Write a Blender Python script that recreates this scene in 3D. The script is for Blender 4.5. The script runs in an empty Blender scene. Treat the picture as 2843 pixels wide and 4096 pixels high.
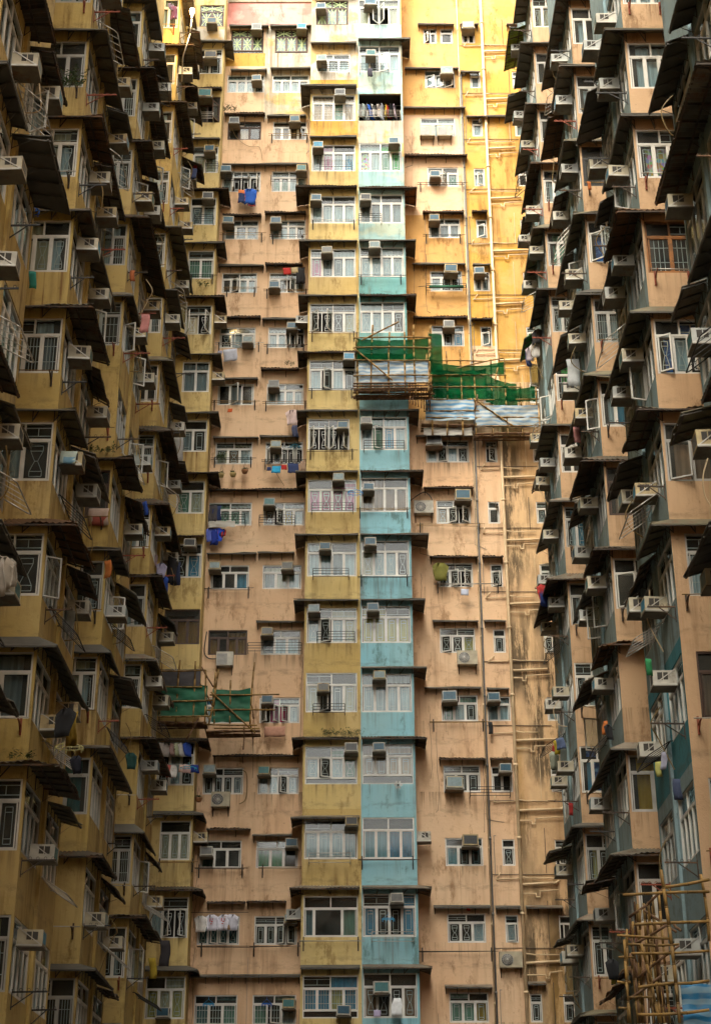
import bpy, math, random
from mathutils import Vector, Matrix, noise as mnoise
R = math.radians
random.seed(7)
scene = bpy.context.scene
col = scene.collection

# ------------------------------------------------------------------ camera, sky, sun, exposure
PITCH = R(24.874)
cam = bpy.data.objects.new('camera', bpy.data.cameras.new('camera'))
col.objects.link(cam)
cam.location = (0, 0, 1.6)
cam.rotation_euler = (math.pi / 2 + PITCH, R(0.16), 0)
cam.data.sensor_fit = 'VERTICAL'
cam.data.sensor_height = 36
cam.data.lens = 36 * 6391.8 / 4096
cam.data.clip_start = 0.1
cam.data.clip_end = 2000
scene.camera = cam

SUN_EL, SUN_AZ = 46, 28           # the hazy sun stands behind the camera, a little to its left
w = bpy.data.worlds.new('World'); scene.world = w; w.use_nodes = True
nt = w.node_tree; nt.nodes.clear()
sky = nt.nodes.new('ShaderNodeTexSky'); sky.sky_type = 'NISHITA'; sky.sun_disc = False
sky.sun_elevation = R(SUN_EL); sky.sun_rotation = R(180 + SUN_AZ)
sky.dust_density = 4.0; sky.air_density = 1.0; sky.ozone_density = 1.0
hs = nt.nodes.new('ShaderNodeHueSaturation'); hs.inputs['Saturation'].default_value = 0.12   # a pale overcast sky
bg = nt.nodes.new('ShaderNodeBackground'); bg.inputs['Strength'].default_value = 0.15
wo = nt.nodes.new('ShaderNodeOutputWorld')
nt.links.new(sky.outputs[0], hs.inputs['Color']); wm = nt.nodes.new('ShaderNodeMix'); wm.data_type = 'RGBA'; wm.blend_type = 'MULTIPLY'; wm.inputs[0].default_value = 1; wm.inputs[7].default_value = (1, .965, .87, 1)
nt.links.new(hs.outputs[0], wm.inputs[6]); nt.links.new(wm.outputs[2], bg.inputs[0]); nt.links.new(bg.outputs[0], wo.inputs[0])
sl = bpy.data.lights.new('sun', 'SUN'); sl.energy = 0.24; sl.angle = R(15); sl.color = (1.0, 0.80, 0.45)
so = bpy.data.objects.new('sun', sl); col.objects.link(so)
so.rotation_euler = Vector((math.sin(R(SUN_AZ)) * math.cos(R(SUN_EL)), math.cos(R(SUN_AZ)) * math.cos(R(SUN_EL)), -math.sin(R(SUN_EL)))).to_track_quat('-Z', 'Y').to_euler()
so.location = (0, -30, 90)
vs = scene.view_settings
vs.view_transform = 'Standard'; vs.look = 'None'; vs.gamma = 1; vs.use_curve_mapping = False
vs.exposure = 2.65

# ------------------------------------------------------------------ helpers
def at(px, py, Y):
    """the point of the vertical plane y=Y seen at a pixel of the 2843x4096 photograph"""
    px -= 0.00278 * (py - 2048)
    u = (2048 - py) / 6391.8; v = (px - 1421.5) / 6391.8
    dy = math.cos(PITCH) - u * math.sin(PITCH); dz = math.sin(PITCH) + u * math.cos(PITCH)
    t = Y / dy
    return t * v, 1.6 + t * dz

def S(k): return 9.05 + 2.79 * k          # height of the window sills of storey k

class MB:
    def __init__(s): s.v = []; s.f = []; s.m = []; s.sm = []
    def add(s, vs_, fs, m=0, smooth=False):
        o = len(s.v); s.v += [tuple(p) for p in vs_]
        for f in fs: s.f.append(tuple(o + i for i in f)); s.m.append(m); s.sm.append(smooth)
    def quad(s, a, b, c, d, m=0): s.add((a, b, c, d), ((0, 1, 2, 3),), m)
    def box(s, x0, x1, y0, y1, z0, z1, m=0):
        s.add([(x0, y0, z0), (x1, y0, z0), (x1, y1, z0), (x0, y1, z0), (x0, y0, z1), (x1, y0, z1), (x1, y1, z1), (x0, y1, z1)],
              [(0, 3, 2, 1), (4, 5, 6, 7), (0, 1, 5, 4), (1, 2, 6, 5), (2, 3, 7, 6), (3, 0, 4, 7)], m)
    def bar(s, p, q, r, m=0, n=6, r2=None):
        p = Vector(p); q = Vector(q); d = q - p
        if d.length < 1e-6: return
        d.normalize(); a = d.orthogonal().normalized(); b = d.cross(a)
        r2 = r if r2 is None else r2
        vs_ = []
        for c, rr in ((p, r), (q, r2)):
            for i in range(n):
                t = 2 * math.pi * i / n
                vs_.append(c + a * (math.cos(t) * rr) + b * (math.sin(t) * rr))
        fs = [(i, (i + 1) % n, n + (i + 1) % n, n + i) for i in range(n)] + [tuple(range(n - 1, -1, -1)), tuple(range(n, 2 * n))]
        s.add(vs_, fs, m, n > 5)
    def tube(s, pts, r, m=0, n=6):
        for a, b in zip(pts, pts[1:]): s.bar(a, b, r, m, n)
    def flat(s, p, q, wv, tv, m=0):
        """rectangular bar from p to q with half-width vector wv and half-thickness vector tv"""
        p, q, wv, tv = map(Vector, (p, q, wv, tv))
        vs_ = [p - wv - tv, p + wv - tv, p + wv + tv, p - wv + tv, q - wv - tv, q + wv - tv, q + wv + tv, q - wv + tv]
        s.add(vs_, [(0, 3, 2, 1), (4, 5, 6, 7), (0, 1, 5, 4), (1, 2, 6, 5), (2, 3, 7, 6), (3, 0, 4, 7)], m)
    def grid(s, rows, m=0, smooth=True):
        nr, nc = len(rows), len(rows[0])
        s.add([p for r_ in rows for p in r_], [(i * nc + j, i * nc + j + 1, (i + 1) * nc + j + 1, (i + 1) * nc + j) for i in range(nr - 1) for j in range(nc - 1)], m, smooth)
    def mesh(s, name, mats):
        me = bpy.data.meshes.new(name)
        me.from_pydata(s.v, [], s.f)
        for mt in mats: me.materials.append(mt)
        me.polygons.foreach_set('material_index', s.m)
        me.polygons.foreach_set('use_smooth', s.sm)
        me.update()
        return me
    def build(s, name, mats, parent=None, loc=(0, 0, 0), rot=0):
        return link(name, s.mesh(name, mats if isinstance(mats, (list, tuple)) else [mats]), parent, loc, rot)

def link(name, me, parent=None, loc=(0, 0, 0), rot=0):
    o = bpy.data.objects.new(name, me); col.objects.link(o)
    o.parent = parent; o.location = loc; o.rotation_euler = (0, 0, rot)
    return o

LABELS = {}
def tag(o, label, cat, group=None, kind=None):
    if label:
        o['label'] = label; o['category'] = cat
        LABELS.setdefault(label, []).append(o.name)
        nw = len(label.split())
        if nw < 4 or nw > 16: print('LABEL LENGTH', nw, label)
    if group: o['group'] = group
    if kind: o['kind'] = kind
    return o

def thing(name, loc, label, cat, group=None, rot=0):
    o = link(name, None, None, loc, rot)
    return tag(o, label, cat, group)

def clone(o, parent=None):
    c = o.copy(); col.objects.link(c); c.parent = parent
    for ch in o.children: clone(ch, c)
    return c

ORD = ['top', 'second', 'third', 'fourth', 'fifth', 'sixth', 'seventh', 'eighth', 'ninth', 'tenth', 'eleventh', 'twelfth', 'thirteenth', 'fourteenth', 'fifteenth', 'sixteenth', 'seventeenth', 'eighteenth']
def fromtop(k): return 'top row' if k == 16 else ORD[16 - k] + ' row down'
def frombottom(k, k0): return 'lowest row' if k == k0 else ORD[k - k0] + ' row up'

# ------------------------------------------------------------------ materials
def nodes(name):
    m = bpy.data.materials.new(name); m.use_nodes = True
    t = m.node_tree; b = t.nodes['Principled BSDF']
    return m, t, b
def nz(t, vec, scale, detail=4, rough=.55):
    n = t.nodes.new('ShaderNodeTexNoise'); n.inputs['Scale'].default_value = scale
    n.inputs['Detail'].default_value = detail; n.inputs['Roughness'].default_value = rough
    if vec is not None: t.links.new(vec, n.inputs['Vector'])
    return n.outputs[0]
def ramp(t, src, a, b, va=0., vb=1.):
    n = t.nodes.new('ShaderNodeMapRange'); n.inputs[1].default_value = a; n.inputs[2].default_value = b
    n.inputs[3].default_value = va; n.inputs[4].default_value = vb
    t.links.new(src, n.inputs[0]); return n.outputs[0]
def mulv(t, vec, s3):
    n = t.nodes.new('ShaderNodeVectorMath'); n.operation = 'MULTIPLY'; n.inputs[1].default_value = s3
    t.links.new(vec, n.inputs[0]); return n.outputs[0]
def math_(t, op, a, b):
    n = t.nodes.new('ShaderNodeMath'); n.operation = op
    for i, x in enumerate((a, b)):
        if isinstance(x, (int, float)): n.inputs[i].default_value = x
        else: t.links.new(x, n.inputs[i])
    return n.outputs[0]
def mix(t, fac, a, b):
    n = t.nodes.new('ShaderNodeMix'); n.data_type = 'RGBA'
    for i, x in ((0, fac), (6, a), (7, b)):
        if isinstance(x, (int, float)): n.inputs[i].default_value = x
        elif isinstance(x, tuple): n.inputs[i].default_value = (*x, 1)
        else: t.links.new(x, n.inputs[i])
    return n.outputs[2]
def bump(t, b, h, strength, dist=.02):
    n = t.nodes.new('ShaderNodeBump'); n.inputs['Strength'].default_value = strength; n.inputs['Distance'].default_value = dist
    t.links.new(h, n.inputs['Height']); t.links.new(n.outputs[0], b.inputs['Normal'])

def facade(name, base, alt, streak=.45, mould=0., patch=None, patchamt=.5, patchcol=(.62, .60, .55), grime=1.):
    m, t, b = nodes(name)
    P = t.nodes.new('ShaderNodeNewGeometry').outputs['Position']
    c = mix(t, ramp(t, nz(t, P, .33, 5), .35, .68), base, alt)
    if patch:
        c = mix(t, math_(t, 'MULTIPLY', ramp(t, nz(t, P, .55, 6, .6), .5, .56), patchamt), c, patchcol)
    gate = ramp(t, nz(t, mulv(t, P, (.5, .5, .30)), 1., 4, .6), .46, .62)
    c = mix(t, math_(t, 'MULTIPLY', gate, ramp(t, nz(t, mulv(t, P, (3.2, 3.2, .22)), 1., 7, .68), .46, .64, 0, min(1, streak * 1.5))), c, tuple(x * q for x, q in zip(base, (.40, .33, .25))))
    c = mix(t, ramp(t, nz(t, mulv(t, P, (.7, .7, .9)), 1., 6, .7), .56, .76, 0, .4), c, tuple(x * q for x, q in zip(base, (.5, .42, .30))))
    c = mix(t, ramp(t, nz(t, P, 5.5, 3, .6), .68, .74, 0, .55), c, tuple(x * .38 for x in base))
    c = mix(t, math_(t, 'MULTIPLY', gate, ramp(t, nz(t, mulv(t, P, (6, 6, .14)), 1., 4), .60, .69, 0, min(1, streak * 1.3))), c, (.15, .065, .015))
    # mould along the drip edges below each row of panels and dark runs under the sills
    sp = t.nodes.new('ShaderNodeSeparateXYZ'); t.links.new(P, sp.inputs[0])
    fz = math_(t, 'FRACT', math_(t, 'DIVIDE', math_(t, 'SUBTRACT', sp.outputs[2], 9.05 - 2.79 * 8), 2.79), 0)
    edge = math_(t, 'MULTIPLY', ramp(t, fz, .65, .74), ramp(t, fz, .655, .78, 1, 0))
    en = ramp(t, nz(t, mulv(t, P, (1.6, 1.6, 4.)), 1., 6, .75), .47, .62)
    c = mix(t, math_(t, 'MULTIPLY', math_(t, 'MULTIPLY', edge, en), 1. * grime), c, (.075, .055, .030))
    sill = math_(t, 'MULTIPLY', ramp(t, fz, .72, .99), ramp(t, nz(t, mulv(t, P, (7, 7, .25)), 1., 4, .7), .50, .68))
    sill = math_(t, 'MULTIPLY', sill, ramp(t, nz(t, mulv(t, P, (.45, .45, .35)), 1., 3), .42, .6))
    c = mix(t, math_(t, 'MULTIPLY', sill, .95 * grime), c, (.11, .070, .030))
    c = mix(t, math_(t, 'MULTIPLY', ramp(t, nz(t, mulv(t, P, (1.3, 1.3, .5)), 1., 8, .78), .55, .63), .75 * grime), c, tuple(x * q for x, q in zip(base, (.42, .36, .28))))
    if mould:
        mk = math_(t, 'MULTIPLY', ramp(t, nz(t, mulv(t, P, (2.2, 2.2, .35)), 1., 8, .76), .45, .53), ramp(t, nz(t, mulv(t, P, (.55, .55, .2)), 1., 3), .38, .52))
        c = mix(t, math_(t, 'MULTIPLY', mk, mould), c, (.035, .024, .010))
        my = ramp(t, nz(t, mulv(t, P, (.8, .8, .12)), 1., 5), .54, .72, 0, .5)
        c = mix(t, my, c, (.36, .20, .035))
    t.links.new(c, b.inputs['Base Color']); b.inputs['Roughness'].default_value = .85
    bump(t, b, nz(t, P, 7, 8, .75), .5, .03)
    return m

def mat(name, c, rough=.6, metal=0., var=.25, scale=4., rust=0., alpha=None, obj=False):
    m, t, b = nodes(name)
    P = t.nodes.new('ShaderNodeNewGeometry').outputs['Position']
    cc = mix(t, ramp(t, nz(t, P, scale, 5), .3, .7), tuple(x * (1 - var) for x in c), tuple(min(1, x * (1 + var)) for x in c))
    if rust: cc = mix(t, ramp(t, nz(t, P, 3.3, 6, .7), .55 - rust * .2, .7 - rust * .2), cc, (.12, .058, .024))
    t.links.new(cc, b.inputs['Base Color'])
    b.inputs['Roughness'].default_value = rough; b.inputs['Metallic'].default_value = metal
    return m

M = {}
PINK = (.63, .41, .245); YEL = (.57, .43, .165); BLUE = (.21, .46, .55)
M['pink'] = facade('pink_plaster', PINK, (.63, .445, .285), .3)
M['pinkred'] = facade('red_pink_paint', (.55, .22, .20), (.58, .33, .26), .5, patch=1, patchamt=.6, patchcol=(.36, .10, .08))
M['orange'] = facade('orange_plaster', (.53, .275, .07), (.53, .31, .11), .28)
M['goldglow'] = facade('golden_plaster_and_glow', (.46, .245, .02), (.48, .285, .07), .5, patch=1, patchamt=.4, patchcol=(.52, .34, .16))  # golden plaster; on the upper right cells it paints in the warm sunlight
M['stain'] = facade('stained_plaster', (.56, .365, .20), (.56, .39, .21), .22, mould=.85, grime=.5)
M['yellow'] = facade('yellow_plaster', YEL, (.56, .435, .20), .5)
M['yellowold'] = facade('weathered_yellow_plaster', (.48, .34, .11), (.50, .37, .16), .9)
M['white'] = facade('flaking_white_paint', (.45, .42, .36), (.43, .37, .27), .55, patch=1, patchamt=.8, patchcol=(.55, .34, .09))
M['blue'] = facade('blue_paint', BLUE, (.26, .45, .49), .4)
M['bluepale'] = facade('pale_blue_paint', (.22, .39, .42), (.30, .41, .38), .7, patch=1, patchamt=.35, patchcol=(.5, .42, .2))
M['teal'] = facade('teal_paint', (.13, .34, .35), (.2, .38, .36), .5)
M['wyel'] = facade('wing_yellow_plaster', (.47, .34, .10), (.48, .36, .145), .65)
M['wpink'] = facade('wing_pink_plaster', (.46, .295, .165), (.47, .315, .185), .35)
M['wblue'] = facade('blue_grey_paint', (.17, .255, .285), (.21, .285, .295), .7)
M['deepteal'] = facade('deep_teal_paint', (.02, .16, .21), (.03, .18, .22), .3)
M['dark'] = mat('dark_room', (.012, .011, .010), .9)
M['slab'] = facade('grey_concrete', (.27, .23, .17), (.30, .25, .17), .6)
M['vent'] = mat('dusty_vent', (.045, .04, .034), .9)
M['roofing'] = mat('roof_felt', (.12, .11, .10), .9)
M['alu'] = mat('white_aluminium', (.56, .55, .51), .45, 0, .16, 2)
M['aludull'] = mat('dull_aluminium', (.36, .36, .34), .45, 0, .2, 2)
M['brown'] = mat('brown_wood', (.055, .026, .014), .6, 0, .3)
M['rustwood'] = mat('rusty_orange_frame', (.25, .10, .025), .8, 0, .5, 3, .5)
M['blackm'] = mat('black_metal', (.018, .017, .016), .6, .1)
M['rustm'] = mat('rusty_metal', (.045, .034, .026), .8, .1, .4, 4, .3)
M['redrust'] = mat('red_oxide_metal', (.20, .045, .02), .8, 0, .4)
M['steel'] = mat('galvanised_steel', (.42, .40, .36), .4, .5, .2)
M['grillem'] = mat('white_grille_bar', (.58, .60, .58), .5, 0, .1)
M['awn'] = mat('dark_awning_sheet', (.085, .078, .063), .7, 0, .35, 1.3, 0.)
M['awnlight'] = mat('grey_awning_sheet', (.16, .135, .10), .7, 0, .3, 1.3, .2)
M['corr'] = mat('rusty_corrugated_sheet', (.085, .070, .050), .75, .1, .45, 1.2, .15)
M['corrust'] = mat('orange_rust_corrugated_sheet', (.24, .10, .03), .8, 0, .5, 1.5, .5)
M['awnframe'] = mat('dull_grey_angle_iron', (.075, .068, .055), .7, 0, .3)
M['corrgrey'] = mat('grey_corrugated_sheet', (.13, .115, .085), .7, .1, .5, 1.1, .15)
M['corrust2'] = mat('brown_rust_corrugated_sheet', (.13, .07, .03), .8, 0, .5, 1.2, .4)
M['awnolive'] = mat('olive_awning_sheet', (.13, .115, .07), .7, 0, .4, .9, .1)
M['green'] = mat('green_plastic_sheet', (.02, .20, .045), .5, 0, .3)
M['greenstripe'] = mat('yellow_green_sheet', (.22, .27, .02), .5, 0, .5, 2.5)
M['pipe'] = mat('cream_pipe', (.58, .44, .27), .5, 0, .18, 2.5)
M['pipegrey'] = mat('grey_pipe', (.13, .13, .125), .5, 0, .2)
M['conduit'] = mat('dark_conduit', (.07, .05, .035), .7, 0, .3)
M['accase'] = mat('aged_white_casing', (.40, .38, .32), .55, 0, .3, 3, -.1)
M['accream'] = mat('cream_casing', (.34, .30, .21), .55, 0, .3, 3, 0.)
M['acold'] = mat('yellowed_casing', (.36, .28, .14), .6, 0, .35, 2.5, .15)
M['acgreyc'] = mat('grey_casing', (.30, .31, .29), .5, 0, .25, 3, .0)
M['actray'] = mat('grimy_metal_tray', (.13, .115, .085), .7, 0, .35, 3, .1)
for n_, c_ in (('acblue', (.018, .085, .14)), ('acteal', (.03, .15, .16)), ('acgrey', (.14, .145, .14)), ('acdark', (.035, .038, .04)), ('acpale', (.19, .27, .29)), ('acbright', (.03, .24, .40))):
    M[n_] = mat('air_con_grille_' + n_[2:], c_, .4, 0, .2, 8)
for n_, c_ in (('lace', (.48, .59, .63)), ('cream', (.58, .52, .36)), ('ycurt', (.60, .50, .16)), ('bcurt', (.07, .32, .50)), ('deepblue', (.015, .09, .33)), ('pcurt', (.68, .20, .36)), ('rcurt', (.45, .02, .10)), ('gcurt', (.16, .34, .24)), ('brcurt', (.27, .16, .10)), ('blind', (.42, .20, .035)), ('ochre', (.45, .27, .03)), ('peach', (.55, .36, .22)), ('greycurt', (.22, .27, .29)), ('greenc', (.02, .42, .06)), ('mosaic', (.5, .38, .12)), ('darkteal', (.04, .16, .17))):
    m, t, b = nodes('curtain_' + n_)
    tc = t.nodes.new('ShaderNodeTexCoord').outputs['Object']
    f1 = nz(t, mulv(t, tc, (14, 14, .6)), 1., 3)
    cc = mix(t, ramp(t, f1, .3, .7), tuple(x * .62 for x in c_), c_)
    if n_ == 'blind':
        wv_ = t.nodes.new('ShaderNodeTexWave'); wv_.bands_direction = 'Z'; wv_.inputs['Scale'].default_value = 9
        t.links.new(tc, wv_.inputs['Vector']); cc = mix(t, wv_.outputs['Fac'], cc, (.12, .05, .01))
    if n_ == 'mosaic':
        vo = t.nodes.new('ShaderNodeTexVoronoi'); vo.inputs['Scale'].default_value = 9; t.links.new(tc, vo.inputs['Vector'])
        cc = mix(t, .6, cc, vo.outputs['Color'])
    if n_ == 'deepblue':
        cc = mix(t, ramp(t, nz(t, mulv(t, tc, (5, 5, 11)), 1., 3), .5, .68), cc, (.16, .34, .62))
    t.links.new(cc, b.inputs['Base Color']); b.inputs['Roughness'].default_value = .9
    M[n_] = m
M['xtape'] = mat('pale_green_tape', (.40, .50, .24), .7, 0, .1)

def glassmat(name, tint, refl):
    m, t, b = nodes(name)
    t.nodes.remove(b); out = t.nodes['Material Output']
    tr = t.nodes.new('ShaderNodeBsdfTransparent'); tr.inputs[0].default_value = (*tint, 1)
    gl = t.nodes.new('ShaderNodeBsdfGlossy'); gl.inputs['Roughness'].default_value = .06; gl.inputs[0].default_value = (.9, .93, .95, 1)
    df = t.nodes.new('ShaderNodeBsdfDiffuse'); df.inputs[0].default_value = (.30, .30, .27, 1)
    P = t.nodes.new('ShaderNodeNewGeometry').outputs['Position']
    bn = t.nodes.new('ShaderNodeBump'); bn.inputs['Strength'].default_value = .06; t.links.new(nz(t, P, 2.2, 2), bn.inputs['Height'])
    t.links.new(bn.outputs[0], gl.inputs['Normal'])
    m1 = t.nodes.new('ShaderNodeMixShader'); m2 = t.nodes.new('ShaderNodeMixShader')
    dirt = ramp(t, nz(t, P, 1.7, 5), .35, .75, .03, .20)
    t.links.new(dirt, m1.inputs[0]); t.links.new(tr.outputs[0], m1.inputs[1]); t.links.new(df.outputs[0], m1.inputs[2])
    fr = t.nodes.new('ShaderNodeFresnel'); fr.inputs[0].default_value = 1.5
    t.links.new(math_(t, 'ADD', math_(t, 'MULTIPLY', fr.outputs[0], .55), refl), m2.inputs[0])
    t.links.new(m1.outputs[0], m2.inputs[1]); t.links.new(gl.outputs[0], m2.inputs[2])
    t.links.new(m2.outputs[0], out.inputs['Surface'])
    return m
M['glass'] = glassmat('window_glass', (.76, .85, .86), .006)
M['glassblue'] = glassmat('tinted_glass', (.40, .62, .66), .0)
M['glassgreen'] = glassmat('green_glass', (.35, .72, .55), .02)

# ------------------------------------------------------------------ the ground
g = MB(); g.quad((-400, -400, 0), (400, -400, 0), (400, 400, 0), (-400, 400, 0))
tag(g.build('ground', mat('paving_concrete', (.12, .11, .10), .9, 0, .3, 1.)), None, None, None, 'structure')

# ------------------------------------------------------------------ walls with openings
def wall(mb, rot, ox, oy, a0, a1, z0, z1, holes, pick, depth=.10, room=.7, acuts=(), zcuts=(), dark=1):
    """a sheet of wall in the vertical plane through (ox,oy); holes are (a0,a1,z0,z1) openings with reveals and a dark room behind"""
    ca, sa = math.cos(rot), math.sin(rot)
    def T(a, o, z): return (ox + a * ca + o * sa, oy + a * sa - o * ca, z)
    As = sorted(set([a0, a1] + [x for h in holes for x in h[:2]] + [x for x in acuts if a0 < x < a1]))
    Zs = sorted(set([z0, z1] + [x for h in holes for x in h[2:4]] + [x for x in zcuts if z0 < x < z1]))
    for i in range(len(As) - 1):
        for j in range(len(Zs) - 1):
            am, zm = (As[i] + As[i + 1]) / 2, (Zs[j] + Zs[j + 1]) / 2
            if any(h[0] < am < h[1] and h[2] < zm < h[3] for h in holes): continue
            mb.quad(T(As[i], 0, Zs[j]), T(As[i + 1], 0, Zs[j]), T(As[i + 1], 0, Zs[j + 1]), T(As[i], 0, Zs[j + 1]), pick(am, zm))
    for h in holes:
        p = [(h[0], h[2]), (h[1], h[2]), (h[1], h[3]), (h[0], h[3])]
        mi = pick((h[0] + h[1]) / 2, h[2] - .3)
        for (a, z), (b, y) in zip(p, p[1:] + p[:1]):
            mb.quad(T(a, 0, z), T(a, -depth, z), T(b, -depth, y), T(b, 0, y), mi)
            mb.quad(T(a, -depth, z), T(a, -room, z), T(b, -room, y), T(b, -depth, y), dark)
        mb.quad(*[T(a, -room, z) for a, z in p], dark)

# ------------------------------------------------------------------ windows
def grille(mb, kind, x0, x1, z0, z1, y, r=.011, m=0):
    cx, cz = (x0 + x1) / 2, (z0 + z1) / 2; W_, H = x1 - x0, z1 - z0
    B = lambda a, b: mb.flat((a[0], y, a[1]), (b[0], y, b[1]), *( ((r, 0, 0), (0, .006, 0)) if abs(b[1] - a[1]) > abs(b[0] - a[0]) else ((0, 0, r), (0, .006, 0)) ), m)
    if kind == 'hour':
        l, q = x0 + W_ * .22, x1 - W_ * .22; zb, zt = z0 + H * .08, z1 - H * .08
        hb, ht = z0 + H * .22, z1 - H * .22
        B((l, zb), (q, zb)); B((l, zt), (q, zt)); B((l, hb), (q, hb)); B((l, ht), (q, ht))
        B((l, zb), (l, hb)); B((q, zb), (q, hb)); B((l, ht), (l, zt)); B((q, ht), (q, zt))
        i1, i2 = cx - W_ * .07, cx + W_ * .07
        B((l, hb), (i1, cz)); B((i1, cz), (l, ht)); B((q, hb), (i2, cz)); B((i2, cz), (q, ht)); B((i1, cz), (i2, cz))
    elif kind == 'box':
        l, q = x0 + W_ * .24, x1 - W_ * .24; zb, zt = z0 + H * .08, z1 - H * .08
        B((l, zb), (l, zt)); B((q, zb), (q, zt)); B((l, zb), (q, zb)); B((l, zt), (q, zt))
        B((l, z0 + H * .2), (q, z0 + H * .2)); B((l, z1 - H * .2), (q, z1 - H * .2))
    elif kind == 'bars':
        for i in range(1, 4): B((x0 + W_ * i / 4, z0), (x0 + W_ * i / 4, z1))
        B((x0, z0 + H * .3), (x1, z0 + H * .3)); B((x0, z0 + H * .75), (x1, z0 + H * .75))
    elif kind == 'star':
        rr = .017
        for a, b in (((x0, z0), (x1, z1)), ((x0, z1), (x1, z0))):
            d = Vector((b[0] - a[0], 0, b[1] - a[1])).normalized(); mb.flat((a[0], y, a[1]), (b[0], y, b[1]), (d.z * rr, 0, -d.x * rr), (0, .003, 0), m)
        mb.flat((cx, y - .007, z0), (cx, y - .007, z1), (rr, 0, 0), (0, .003, 0), m)
        mb.flat((x0, y + .007, cz), (x1, y + .007, cz), (0, 0, rr), (0, .003, 0), m)

def curtain_sheet(mb, x0, x1, z0, z1, y, m, rng):
    n = max(6, int((x1 - x0) / .035)); ph = rng.uniform(0, 6)
    row = lambda z, k: [(x0 + (x1 - x0) * i / n, y + .025 * math.sin(ph + i * 1.35) * k, z) for i in range(n + 1)]
    mb.grid([row(z0, 1), row((z0 + z1) / 2, .8), row(z1, .5)], m)

def window(parent, loc, rot, W_, H, n=4, ntop=2, tr=.30, frame='alu', curt=None, gr='hour', opens=None, glass='glass', seed=0, low=0., skipl=None, frac=None, gr_r=.0085):
    """a window: frame, panes, curtains, grilles; curt = list of curtain material keys (None = bare dark room) for the casements + top lights"""
    rng = random.Random(seed)
    opens = opens or {}
    fb = MB(); gb = MB(); cb = MB(); rb = MB(); cm = []
    t = .045; e = .004
    fb.box(e, t, -.03, .05, e, H - e); fb.box(W_ - t, W_ - e, -.03, .05, e, H - e)
    fb.box(t, W_ - t, -.03, .05, e, t); fb.box(t, W_ - t, -.03, .05, H - t, H - e)
    zt = H * (1 - tr) if tr else H - t
    if tr: fb.box(t, W_ - t, -.028, .045, zt - .03, zt + .03)
    zb = t
    if low:
        zb = H * low; fb.box(t, W_ - t, -.028, .045, zb - .025, zb + .025)
        gb.quad((t, .01, t), (W_ - t, .01, t), (W_ - t, .01, zb - .025), (t, .01, zb - .025)); zb += .025
    def cidx(k):
        if k not in cm: cm.append(k)
        return cm.index(k)
    xs = [t + (W_ - 2 * t) * (frac[i] if frac else i / n) for i in range(n + 1)]
    subs = []
    for i in range(n):
        x0, x1 = xs[i], xs[i + 1]
        if i: fb.box(x0 - .022, x0 + .022, -.026, .04, zb, zt - .03)
        xa, xb, za, zc = x0 + .022, x1 - .022, zb, zt - .03
        s = .028
        ck = curt[i % len(curt)] if curt else None
        if ck: curtain_sheet(cb, xa, xb, za, zc, .13 + .012 * (i % 2), cidx(ck), rng)
        if gr and gr != 'star': grille(rb, gr, xa + s, xb - s, za + s, zc - s, .032, gr_r)
        if gr == 'star': grille(rb, gr, xa + s, xb - s, za + s, zc - s, -.012)
        if i in opens:
            ob = MB(); wd, ht = xb - xa, zc - za
            ob.box(0, .035, -.018, .018, 0, ht); ob.box(wd - .035, wd, -.018, .018, 0, ht)
            ob.box(.035, wd - .035, -.018, .018, 0, .035); ob.box(.035, wd - .035, -.018, .018, ht - .035, ht)
            ob.quad((.035, 0, .035), (wd - .035, 0, .035), (wd - .035, 0, ht - .035), (.035, 0, ht - .035), 1)
            ang = opens[i]
            subs.append((ob, (xa if ang < 0 else xb, -.03, za), ang))
        else:
            fb.box(xa, xa + s, -.02, .02, za, zc); fb.box(xb - s, xb, -.02, .02, za, zc)
            fb.box(xa + s, xb - s, -.02, .02, za, za + s); fb.box(xa + s, xb - s, -.02, .02, zc - s, zc)
            gb.quad((xa + s, .004, za + s), (xb - s, .004, za + s), (xb - s, .004, zc - s), (xa + s, .004, zc - s))
    if tr:
        xt = [t + (W_ - 2 * t) * i / ntop for i in range(ntop + 1)]
        for i in range(ntop):
            x0, x1 = xt[i], xt[i + 1]
            if i: fb.box(x0 - .022, x0 + .022, -.026, .04, zt + .03, H - t)
            if skipl is not None and i in skipl: continue
            gb.quad((x0, .004, zt + .03), (x1, .004, zt + .03), (x1, .004, H - t), (x0, .004, H - t))
            ck = curt[(i * 2 + 1) % len(curt)] if curt else None
            if ck and rng.random() < .6: curtain_sheet(cb, x0 + .02, x1 - .02, zt + .03 + rng.choice((0, .12)), H - t, .14, cidx(ck), rng)
            if gr == 'star': grille(rb, gr, x0 + .03, x1 - .03, zt + .04, H - t, -.012)
            elif gr and rng.random() < .5:
                rb.flat((x0, .03, zt + .12), (x1, .03, zt + .12), (0, 0, .008), (0, .006, 0)); rb.flat((x0, .03, H - t - .08), (x1, .03, H - t - .08), (0, 0, .008), (0, .006, 0)); rb.flat(((x0 + x1) / 2, .03, zt + .12), ((x0 + x1) / 2, .03, H - t - .08), (.008, 0, 0), (0, .0055, 0))
    o = fb.build('window', M[frame], parent, loc, rot)
    gb.build('pane', M[glass], o)
    if cb.f: cb.build('curtain', [M[k] for k in cm], o)
    if rb.f: rb.build('window_grille', M['xtape'] if gr == 'star' else M['grillem'], o)
    for ob, l, ang in subs:
        if ang > 0:
            for i, v in enumerate(ob.v): ob.v[i] = (v[0] - (max(q[0] for q in ob.v[:8]) if False else 0), v[1], v[2])
        wd = max(v[0] for v in ob.v)
        if ang > 0: ob.v = [(v[0] - wd, v[1], v[2]) for v in ob.v]
        q = ob.build('open_sash', [M[frame], M[glass]], o, l); q.rotation_euler = (0, 0, R(ang))
    return o

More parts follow.
